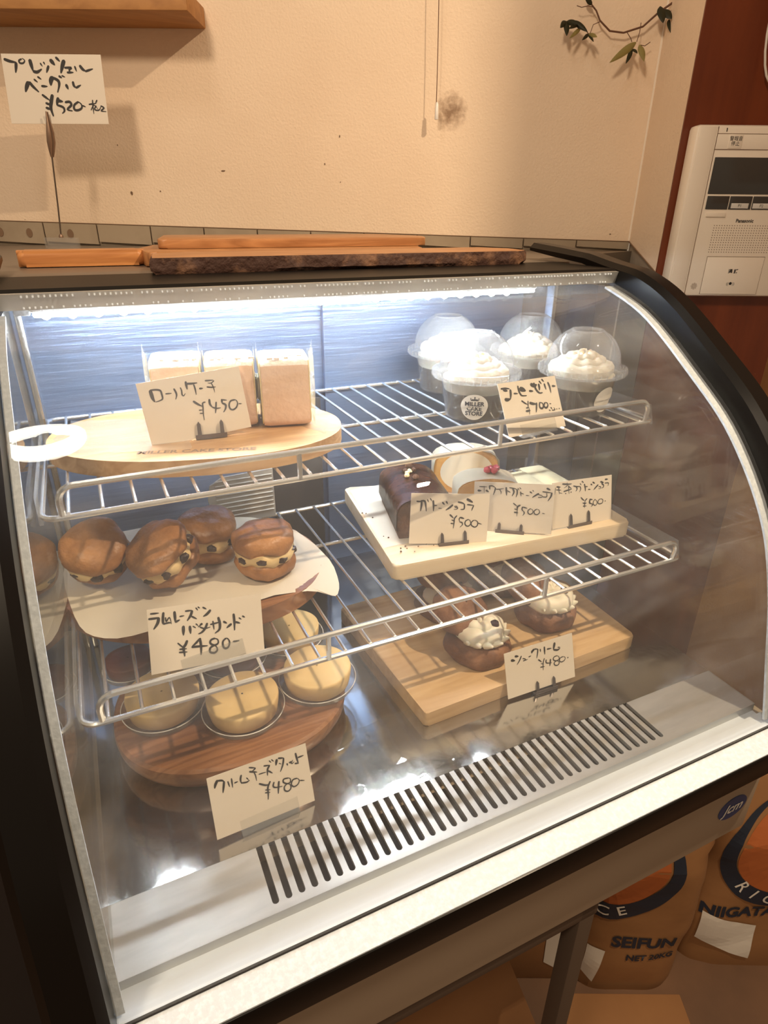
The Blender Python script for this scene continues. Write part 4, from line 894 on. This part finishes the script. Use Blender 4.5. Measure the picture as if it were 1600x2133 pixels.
def sandwich(x, y, z, rot, r, h, label, seed):
    t = thing('sandwich_cookie', label, 'cookie', (x, y, z), rot, 'butter sandwich cookies on the parchment')
    def half(z0, hh, up, s):
        if up: pr = [(r*0.80, z0), (r*0.97, z0+hh*0.10), (r*1.0, z0+hh*0.32), (r*0.96, z0+hh*0.62), (r*0.78, z0+hh*0.88), (r*0.45, z0+hh*0.99), (r*0.12, z0+hh)]
        else: pr = [(r*0.35, z0), (r*0.72, z0+hh*0.06), (r*0.93, z0+hh*0.30), (r*0.98, z0+hh*0.62), (r*0.93, z0+hh*0.88), (r*0.76, z0+hh)]
        bm = nb(); lathe(bm, pr, 40, jit=(0.0038, 62, (s, s, s))); return bm
    obj('bottom_cookie', half(0, h*0.39, False, seed), 'cookie', t, world=False, angle=70)
    bm = nb(); lathe(bm, [(r*0.74, h*0.33), (r*0.93, h*0.39), (r*0.97, h*0.50), (r*0.92, h*0.61), (r*0.70, h*0.66)], 48, jit=(0.0042, 90, (seed*3, 1, 2))); obj('butter_cream', bm, 'butter', t, world=False, angle=70)
    obj('top_cookie', half(h*0.60, h*0.40, True, seed+5), 'cookie', t, world=False, angle=70)
    for k in range(4):
        a = -PI*0.5-0.4 + (k-1.5)*0.75 + seed*0.13; bm = nb(); lathe(bm, [(0.001, -0.0036), (0.0056, -0.0016), (0.0054, 0.0018), (0.001, 0.0038)], 12, jit=(0.0022, 200, (k, seed, 0)))
        bm.transform(Matrix.Translation((r*0.88*math.cos(a), r*0.88*math.sin(a), h*(0.49+0.02*(k % 2)))) @ Matrix.Rotation(k, 4, 'Z')); obj('raisin', bm, 'raisin', t, world=False)
    return t
sandwich(0.1270, 0.5530, 1.0835, (0, 0, 0.3), 0.0310, 0.050, 'rightmost sandwich cookie, glossy top, standing upright on the parchment', 1)
sandwich(0.0800, 0.6100, 1.0835, (0.05, -0.05, 1.2), 0.0310, 0.050, 'rear sandwich cookie behind the tilted one', 2)
sandwich(0.0420, 0.5700, 1.1008, (math.radians(4), math.radians(-33), 0.25), 0.0320, 0.044, 'strongly tilted sandwich cookie showing its cream and a raisin', 3)
sandwich(-0.0235, 0.6090, 1.1010, (math.radians(34), math.radians(-12), 0), 0.0310, 0.044, 'leftmost sandwich cookie leaning to show its round top', 4)

t = thing('ribbed_tray', 'small pale ribbed tray standing on edge behind the sandwich cookies', 'tray', (0.147, 0.7155, 1.0625))
bm = nb(); prism(bm, [(0.106, 0.7140, 1.0640), (0.183, 0.7140, 1.0640), (0.183, 0.7140, 1.1290), (0.120, 0.7140, 1.1270), (0.104, 0.7140, 1.1180), (0.100, 0.7140, 1.1000)], (0, 0.003, 0)); obj('plate', bm, 'tray_grey', t)
for k in range(9):
    z = 1.074+k*0.006; bm = nb(); tube(bm, [(0.110, 0.7138, z), (0.181, 0.7138, z)], 0.0011, 6); obj('rib', bm, 'tray_grey', t)
# pale board with the cake slices
bm = slab(rounded([(0.2515, 0.505), (0.5610, 0.482), (0.5720, 0.640), (0.2800, 0.720)], 0.008), ZM, 1.0832, 0.0028, 3)
t = obj('pale_board', bm, 'board_pale'); tag(t, 'pale rectangular wooden board holding the cake slices and three price cards', 'serving board')
bm = nb(); g = [[(0.258+0.012*(j/6)*0+i*0.0125+j*0.0043, 0.545+j*0.027, 1.0836+0.0006*abs(noise.noise(Vector((i*1.1, j*1.3, 0))))) for j in range(7)] for i in range(6)]
sheet(bm, g); t = obj('cake_paper', bm, 'parchment'); tag(t, 'thin white paper strip on the pale board at the left of the chocolate cake', 'paper')
bm = nb()
for k in range(14):
    x = 0.268+random.random()*0.05; y = 0.520+random.random()*0.03
    if k > 8: x = 0.266+random.random()*0.012; y = 0.56+random.random()*0.08
    q = 0.0006+random.random()*0.0008; lathe(bm, [(q*0.4, 0), (q, q*0.6), (q*0.4, q*1.2)], 6, c=(x, y, 1.0842))
o = obj('crumbs', bm, 'choco_crumb'); tag(o, 'scattered dark crumbs on the pale board beside the chocolate cake', 'crumbs', kind='stuff')
def loaf(name, label, x, y, rz, w, d, h, body, shell, shell_t=0.003, dome=0.012, skirt=0.35, toppings=None):
    t = thing(name, label, 'cake', (x, y, 1.0836), (0, 0, rz))
    def outl(k, drop=0):
        ww = w/2*k; P = [(-ww*0.92, 0), (-ww, h*0.25), (-ww, h*0.62)]
        for i in range(1, 12):
            a = PI - PI*i/12; P.append((ww*math.cos(a)*1.0, h*0.62+(h*0.38)*math.sin(a)**0.7*1.0 - (1-k)*h*0.4))
        P += [(ww, h*0.62), (ww, h*0.25), (ww*0.92, 0)]; return P
    bm = nb(); prism(bm, [(px, -d/2, pz) for px, pz in outl(0.965)], (0, d, 0)); bmesh.ops.bevel(bm, geom=[e for e in bm.edges if abs(e.verts[0].co.y-e.verts[1].co.y) < 1e-6], offset=0.0012, segments=2, affect='EDGES')
    obj('crumb_body', bm, body, t, world=False, angle=50)
    O = outl(1.0); I = outl(0.93); lo = int(2)
    bm = nb(); n = len(O); cols = []
    for yy in [-d/2-0.0006+(d+0.0012)*k/12 for k in range(13)]:
        row = []
        for i in range(n):
            px, pz = O[i]
            if i in (0, n-1): pz = h*skirt*(0.7+0.6*noise.noise(Vector((yy*60, i, x*30))))
            q = 1+0.02*noise.noise(Vector((i*.8, yy*60, x*20)))
            row.append((px*q, yy, pz*q if pz > h*0.3 else pz))
        cols.append(row)
    sheet(bm, cols, shell_t); obj('icing', bm, shell, t, world=False, angle=60)
    return t
t = loaf('chocolate_cake', 'dark chocolate cake slice at the left end of the pale board', 0.3260, 0.600, math.radians(-14), 0.070, 0.105, 0.050, 'choco_crumb', 'choco', skirt=0.2)
for k in range(7):
    bm = nb(); s = 0.003+0.002*random.random(); lathe(bm, [(s*0.5, 0), (s, s*0.5), (s*0.8, s*1.1), (s*0.3, s*1.4)], 7, jit=(0.0012, 200, (k, 2, 0)))
    bm.transform(Matrix.Translation((-0.012+0.016*random.random(), -0.005+0.045*random.random(), 0.0505))); obj('nut', bm, 'sponge_cut' if k % 2 else 'choco_crumb', t, world=False)
t = loaf('white_gateau', 'white-iced cake slice at the back, cut face with a golden crumb arc', 0.4270, 0.652, math.radians(-24), 0.086, 0.030, 0.060, 'gateau_crumb', 'icing', 0.0035, skirt=0.3)
bm = nb(); lathe(bm, [(0.0255, 0), (0.030, 0.0015)], 30); bm.transform(Matrix.Translation((0, -0.0165, 0.031)) @ Matrix.Diagonal((1.15, 1, 0.9, 1)) @ Matrix.Rotation(PI/2, 4, 'X')); obj('cut_centre', bm, 'icing', t, world=False)
t = loaf('white_gateau', 'white-iced cake slice with a red berry on top, nearer the price cards', 0.4120, 0.578, math.radians(-22), 0.078, 0.036, 0.052, 'gateau_crumb', 'icing', 0.004, skirt=0.15)
for k, (px, py) in enumerate([(0.000, 0.002), (0.007, 0.004), (0.003, -0.004), (-0.005, -0.001)]):
    bm = nb(); lathe(bm, [(0.0012, 0), (0.0045, 0.0028), (0.0042, 0.0062), (0.0012, 0.0085)], 12, c=(px+0.004, py, 0.0525), jit=(0.001, 260, (k, 5, 0))); obj('berry', bm, 'berry', t, world=False)
bm = nb(); lathe(bm, [(0.012, 0.0), (0.010, 0.002)], 24); bm.transform(Matrix.Translation((0.021, -0.018, 0.036)) @ Matrix.Rotation(PI/2, 4, 'X')); obj('cut_spot', bm, 'gateau_crumb', t, world=False)
for k, (x, y, l) in enumerate([(0.492, 0.600, 'pale green cake slice lying flat behind the rightmost price card'), (0.531, 0.612, 'second pale green cake slice, next to the right end of the pale board')]):
    bm = slab(rounded([(x-0.019, y-0.034), (x+0.018, y-0.036), (x+0.020, y+0.036), (x-0.017, y+0.038)], 0.003), 1.0836, 1.1010-0.002*k, 0.0015)
    t = obj('matcha_cake', bm, 'matcha'); tag(t, l, 'cake', 'pale green cake slices')

# ---------------- floor of the case ----------------
ZB = 0.9388
t = thing('tart_board', 'thick round-edged walnut board on the case floor under the tarts', 'serving board', (0.073, 0.52, ZB))
bm = nb(); O = oval(0.0735, 0.523, 0.117, 0.100, math.radians(-3), pw=2.35)
prof = [(0.90, ZB), (0.955, ZB+0.004), (0.990, ZB+0.012), (1.0, ZB+0.020), (0.992, ZB+0.0245), (0.965, ZB+0.0270)]
rows = [[bm.verts.new((0.0735+(x-0.0735)*s, 0.523+(y-0.523)*s, z)) for x, y in O] for s, z in prof]
for a, b in zip(rows, rows[1:]):
    for j in range(len(O)): bm.faces.new((a[j], a[(j+1) % len(O)], b[(j+1) % len(O)], b[j]))
bm.faces.new(rows[0][::-1]); bm.faces.new(rows[-1]); obj('slab', bm, 'board_walnut', t)
ZT = ZB+0.0274
def tart(x, y, label, top='tart_top', r=0.0355, h=0.024, group='small round tarts on the walnut board'):
    t = thing('tart', label, 'tart', (x, y, ZT), (0, 0, x*20), group)
    bm = nb(); lathe(bm, [(r*0.86, 0.0002), (r*0.93, 0.001), (r*1.10, 0.0030), (r*1.14, 0.0085), (r*1.145, 0.009), (r*1.115, 0.0035), (r*0.9, 0.0016)], 48, capt=False); obj('paper_cup', bm, 'cup', t, world=False)
    bm = nb(); tube(bm, [(r*1.143*math.cos(2*PI*k/48), r*1.143*math.sin(2*PI*k/48), 0.009) for k in range(48)], 0.0005, 5, closed=True); obj('cup_rim', bm, 'card_pocket', t, world=False)
    bm = nb(); lathe(bm, [(r*0.84, 0.0016), (r*0.94, 0.005), (r*0.985, h*0.6), (r*1.0, h*0.88), (r*0.985, h*0.965), (r*0.95, h), (r*0.6, h+0.0002), (0.001, h+0.0002)], 48, capt=False, jit=(0.0006, 45, (x*9, y*9, 0))); obj('filling', bm, top, t, world=False, angle=60)
    return t
tart(0.0775, 0.4870, 'front middle cheese tart, golden, partly behind the front rail')
tart(0.1590, 0.4970, 'rightmost cheese tart, palest top, in its clear cup')
tart(0.0060, 0.5240, 'leftmost cheese tart seen through the wires')
tart(-0.0200, 0.5980, 'dark red tart at the far left rear of the walnut board', 'tart_dark', 0.024, 0.020)
tart(0.0850, 0.5690, 'dark red tart in a clear cup behind the front middle tart', 'tart_dark', 0.033, 0.020)
tart(0.1540, 0.5790, 'rear right pale tart behind the rightmost one', 'tart_top', 0.034, 0.022)

# board of the cream puffs
bm = slab(rounded([(0.2470, 0.4170), (0.5430, 0.4270), (0.5460, 0.560), (0.500, 0.640), (0.236, 0.630)], [0.004, 0.006, 0.006, 0.01, 0.006]), ZB, 0.9570, 0.0020)
t = obj('maple_board', bm, 'board_maple'); tag(t, 'light wooden board on the case floor carrying the cream puffs', 'serving board')
def choux(x, y, rz, label, lid=(0.0, 0.02, 0.055), seed=0, tilt=-35):
    t = thing('cream_puff', label, 'cream puff', (x, y, 0.9572), (0, 0, rz), 'cream puffs on the light board')
    bm = nb(); lathe(bm, [(0.026, 0.0), (0.0345, 0.004), (0.0385, 0.013), (0.037, 0.022), (0.031, 0.028), (0.015, 0.030), (0.001, 0.030)], 40, capt=False, jit=(0.0032, 60, (seed, 0, 3))); obj('bottom_shell', bm, 'cookie_dark', t, world=False, angle=70)
    bm = nb(); P = []; rr = []
    for k in range(90):
        u = k/89; a = u*2*PI*2.4 + seed; r = 0.021*(1-u)**0.8+0.001; P.append((r*math.cos(a), r*math.sin(a)-0.004, 0.034+0.017*u)); rr.append(0.0095*(1-u)**0.5+0.0022+0.0009*math.sin(k*0.9))
    tube(bm, P, rr, 10); 
    for k in range(9):
        a = -PI*0.9+k*0.42; tube(bm, [(0.018*math.cos(a), 0.018*math.sin(a)-0.004, 0.034), (0.027*math.cos(a), 0.027*math.sin(a)-0.004, 0.034), (0.033*math.cos(a+0.15), 0.033*math.sin(a+0.15)-0.004, 0.0355)], [0.007, 0.0055, 0.0012], 8)
    obj('piped_cream', bm, 'cream', t, world=False, angle=60)
    bm = nb(); lathe(bm, [(0.001, 0), (0.0048, 0.0012), (0.0058, 0.0045), (0.0048, 0.0082), (0.002, 0.0092), (0.0018, 0.0082)], 16, c=(0.007, -0.017, 0.0435)); obj('blueberry', bm, 'blueberry', t, world=False)
    bm = nb(); lathe(bm, [(0.030, 0.0), (0.0335, 0.003), (0.032, 0.012), (0.024, 0.020), (0.010, 0.024), (0.001, 0.0245)], 36, capt=False, jit=(0.0028, 70, (seed, 9, 3)))
    bm.transform(Matrix.Translation(lid) @ Matrix.Rotation(math.radians(tilt), 4, 'X')); obj('top_shell', bm, 'cookie_dark', t, world=False, angle=70)
    return t
choux(0.3480, 0.4790, 0.1, 'front left cream puff with a dark blueberry in its piped cream', (-0.010, 0.026, 0.044), 1, 28)
choux(0.4620, 0.5000, 0.25, 'front right cream puff above the 480 yen card', (-0.012, 0.027, 0.044), 2, 30)
choux(0.3560, 0.5680, 0.0, 'rear left cream puff under the wire shelf', (0.0, 0.012, 0.048), 3, 25)
choux(0.4560, 0.5900, 0.1, 'rear right cream puff under the wire shelf', (0.0, 0.012, 0.048), 4, 25)

# crinkled plastic sheet on the rear plate beside the boards
film_sheet('plastic_sheet', (0.205, 0.405), 0.11, 0.085, 0.1, 0.9389, 'wrinkled glossy plastic sheet on the steel floor between the two boards', 0.0035, 'crinkle')

# =====================================================================
# UNDER THE CASE
# =====================================================================
t = thing('case_stand', 'dull brown metal stand with square legs under the display case', 'stand', (0.26, 0.53, 0.0))
for lx in (0.386, 0.005):
    for ly in (0.294, 0.76):
        bm = nb(); box(bm, (lx-0.011, ly-0.011, 0), (lx+0.011, ly+0.011, 0.742), 0.002); obj('leg', bm, 'stand_metal', t)
bm = nb(); box(bm, (-0.02, 0.283, 0.722), (0.40, 0.790, 0.7465), 0.002); obj('top_frame', bm, 'stand_metal', t)
bm = nb(); box(bm, (0.002, 0.757, 0.12), (0.383, 0.763, 0.16), 0.001); obj('cross_bar', bm, 'stand_metal', t)
bm = nb(); prism(bm, [(0.06, 0.35, 0.60), (0.335, 0.352, 0.60), (0.452, 0.352, 0.25), (0.452, 0.352, 0.001), (0.06, 0.35, 0.001)], (0, -0.004, 0)); t = obj('cardboard_sheet', bm, 'kraft'); tag(t, 'plain cardboard sheet with a slanting edge standing behind the stand leg', 'cardboard')

def grain_sack(b0, b1, d, dep, h, label, seed):
    cx, cd = (b0+b1)/2, d+dep/2; o0 = bd(cx, cd, 0)
    t = thing('grain_sack', label, 'sack', o0, (0, 0, -AZ))
    W, D = (b1-b0)/2, dep/2; bm = nb(); NZ, N = 26, 56; rows = []
    for i in range(NZ+1):
        u = i/NZ; z = h*u; bul = 0.90+0.10*math.sin(PI*min(1, u*1.25)**0.8) if u < 0.8 else 1.0-0.0*(u-0.8)
        thin = 1.0 if u < 0.72 else 1.0-0.93*((u-0.72)/0.28)**1.3
        row = []
        for j in range(N):
            a = 2*PI*j/N; c, s = math.cos(a), math.sin(a)
            x = W*bul*math.copysign(abs(c)**0.45, c); y = D*(0.85+0.15*bul)*thin*math.copysign(abs(s)**0.62, s)
            k = noise.noise(Vector((x*9, y*9+seed, z*9)))*0.010 + noise.noise(Vector((x*25, y*25, z*25+seed)))*0.003
            row.append(bm.verts.new((x+k*c, y+k*s*thin, z+(0.004*noise.noise(Vector((x*12, seed, 0))) if i else 0))))
        rows.append(row)
    for a, b in zip(rows, rows[1:]):
        for j in range(N): bm.faces.new((a[j], a[(j+1) % N], b[(j+1) % N], b[j]))
    bm.faces.new(rows[0][::-1]); bm.faces.new(rows[-1])
    import mathutils
    tree = mathutils.bvhtree.BVHTree.FromBMesh(bm)
    obj('bag', bm, 'kraft', t, world=False, angle=70)
    def proj(x, z, lift=0.0012):
        q = tree.ray_cast(Vector((x, -1, z)), Vector((0, 1, 0)))[0]
        return Vector((x, (q.y if q else -D)-lift, z))
    def decal(name, quads, m, lift=0.0012, lab=None, parent=None):
        bm = nb()
        if len(quads) == 1:
            (a, b, c, d) = [Vector(p) for p in quads[0]]; g = [[a.lerp(b, i/8).lerp(d.lerp(c, i/8), j/8) for i in range(9)] for j in range(9)]
            sheet(bm, [[proj(p.x, p.y, lift) for p in r] for r in g])
        else:
            for q in quads: bm.faces.new([bm.verts.new(proj(x, z, lift)) for x, z in q])
        o = obj(name, bm, m, parent or t, world=False, smooth=False)
        return o
    def txt(s, size, x, z, m, lift=0.0018, bold=0.0, name='lettering', rot=0.0, sx=1.0, parent=None):
        bm = text_bm(s, size, Matrix.Rotation(rot, 4, 'Z') @ Matrix.Diagonal((sx, 1, 1, 1)), bold=bold)
        bmesh.ops.subdivide_edges(bm, edges=[e for e in bm.edges if e.calc_length() > 0.02], cuts=2)
        for v in bm.verts: v.co = proj(x+v.co.x, z+v.co.y, lift)
        return obj(name, bm, m, parent or t, world=False, smooth=False)
    def emblem(cx, cz, r, word, wa):
        n = 60; Q = []
        for k in range(n):     # tapering dark ring, open at the top
            a0, a1 = [math.radians(-245+310*(k+q)/n) for q in (0, 1)]
            def wdt(a): d = (math.degrees(a)+90)/155; return 0.006+0.040*max(0, 1-abs(d))**0.9
            ro0, ro1 = r, r; ri0, ri1 = r-wdt(a0), r-wdt(a1)
            for e in range(3):
                f0, f1 = e/3, (e+1)/3
                q = [(cx+(ri0+(ro0-ri0)*f0)*math.cos(a0), cz+(ri0+(ro0-ri0)*f0)*math.sin(a0)), (cx+(ri0+(ro0-ri0)*f1)*math.cos(a0), cz+(ri0+(ro0-ri0)*f1)*math.sin(a0)), (cx+(ri1+(ro1-ri1)*f1)*math.cos(a1), cz+(ri1+(ro1-ri1)*f1)*math.sin(a1)), (cx+(ri1+(ro1-ri1)*f0)*math.cos(a1), cz+(ri1+(ro1-ri1)*f0)*math.sin(a1))]
                Q.append(q)
        Qo = []
        for k in range(40):
            for e in range(6):
                rr = r*0.80
                a0, a1 = 2*PI*k/40, 2*PI*(k+1)/40; f0, f1 = rr*e/6, rr*(e+1)/6
                Qo.append([(cx+f0*math.cos(a0), cz+0.01+f0*math.sin(a0)), (cx+f1*math.cos(a0), cz+0.01+f1*math.sin(a0)), (cx+f1*math.cos(a1), cz+0.01+f1*math.sin(a1)), (cx+f0*math.cos(a1), cz+0.01+f0*math.sin(a1))])
        zt = h*0.985
        Qo = [q for q in Qo if all(p[1] < zt and abs(p[0]) < W*0.98 for p in q)]; Q = [q for q in Q if all(p[1] < zt and abs(p[0]) < W*0.98 for p in q)]
        decal('printed_disc', Qo, 'print_orange', 0.0009)
        ring = decal('printed_ring', Q, 'print_navy', 0.0016)
        for k, ch in enumerate(word):
            a = math.radians(wa + k*17); rm = r-0.022
            if abs(cx+rm*math.cos(a)) > W*0.88: continue
            txt(ch, 0.036, cx+rm*math.cos(a), cz+rm*math.sin(a), 'print_white', 0.0024, 0.0003, rot=a+PI/2, parent=ring)
    return t, decal, txt, emblem
t, decal, txt, emblem = grain_sack(0.385, 0.606, 0.715, 0.15, 0.50, 'brown paper grain sack with SEIFUN lettering behind the stand leg', 3.0)
emblem(-0.088, 0.360, 0.136, 'RICE', -120)
txt('SEIFUN', 0.040, 0.012, 0.160, 'print_navy', bold=0.0016, sx=0.98)
txt('NET 20KG', 0.022, 0.030, 0.118, 'print_navy', bold=0.0008, sx=0.95)
decal('white_tag', [[(-0.0925, 0.049), (-0.068, 0.025), (-0.058, 0.131), (-0.0905, 0.138)]], 'print_white', 0.003)
t, decal, txt, emblem = grain_sack(0.612, 0.940, 0.765, 0.15, 0.50, 'brown paper grain sack with NIIGATA lettering at the right edge of the picture', 8.0)
emblem(0.006, 0.330, 0.136, 'RICE', -137)
txt('NIIGATA', 0.038, -0.066, 0.176, 'print_navy', bold=0.0016, sx=0.98)
txt('RICE', 0.038, 0.065, 0.170, 'print_navy', bold=0.0016, sx=0.98)
decal('white_tag', [[(-0.130, 0.084), (-0.014, 0.034), (-0.020, 0.134), (-0.133, 0.171)]], 'print_white', 0.003)
# papers and low box between the stand and the sacks
bm = nb(); box(bm, (0.19, 0.735, 0.0), (0.378, 0.86, 0.26), 0.002); bm.transform(MW); t = obj('carton', bm, 'kraft'); tag(t, 'dark brown carton standing left of the first grain sack', 'carton')
bm = nb(); add(bm, [bd(0.330, 0.7338, 0.060), bd(0.362, 0.7338, 0.035), bd(0.357, 0.7338, 0.156), bd(0.326, 0.7338, 0.176)], [(0, 1, 2, 3)]); obj('shipping_label', bm, 'print_white', t, smooth=False)
bm = nb(); box(bm, (0.36, 0.52, 0.0), (0.60, 0.70, 0.018), 0.002); bm.transform(MW); t = obj('flat_carton', bm, 'kraft'); tag(t, 'flattened carton lying on the floor before the SEIFUN sack', 'carton')
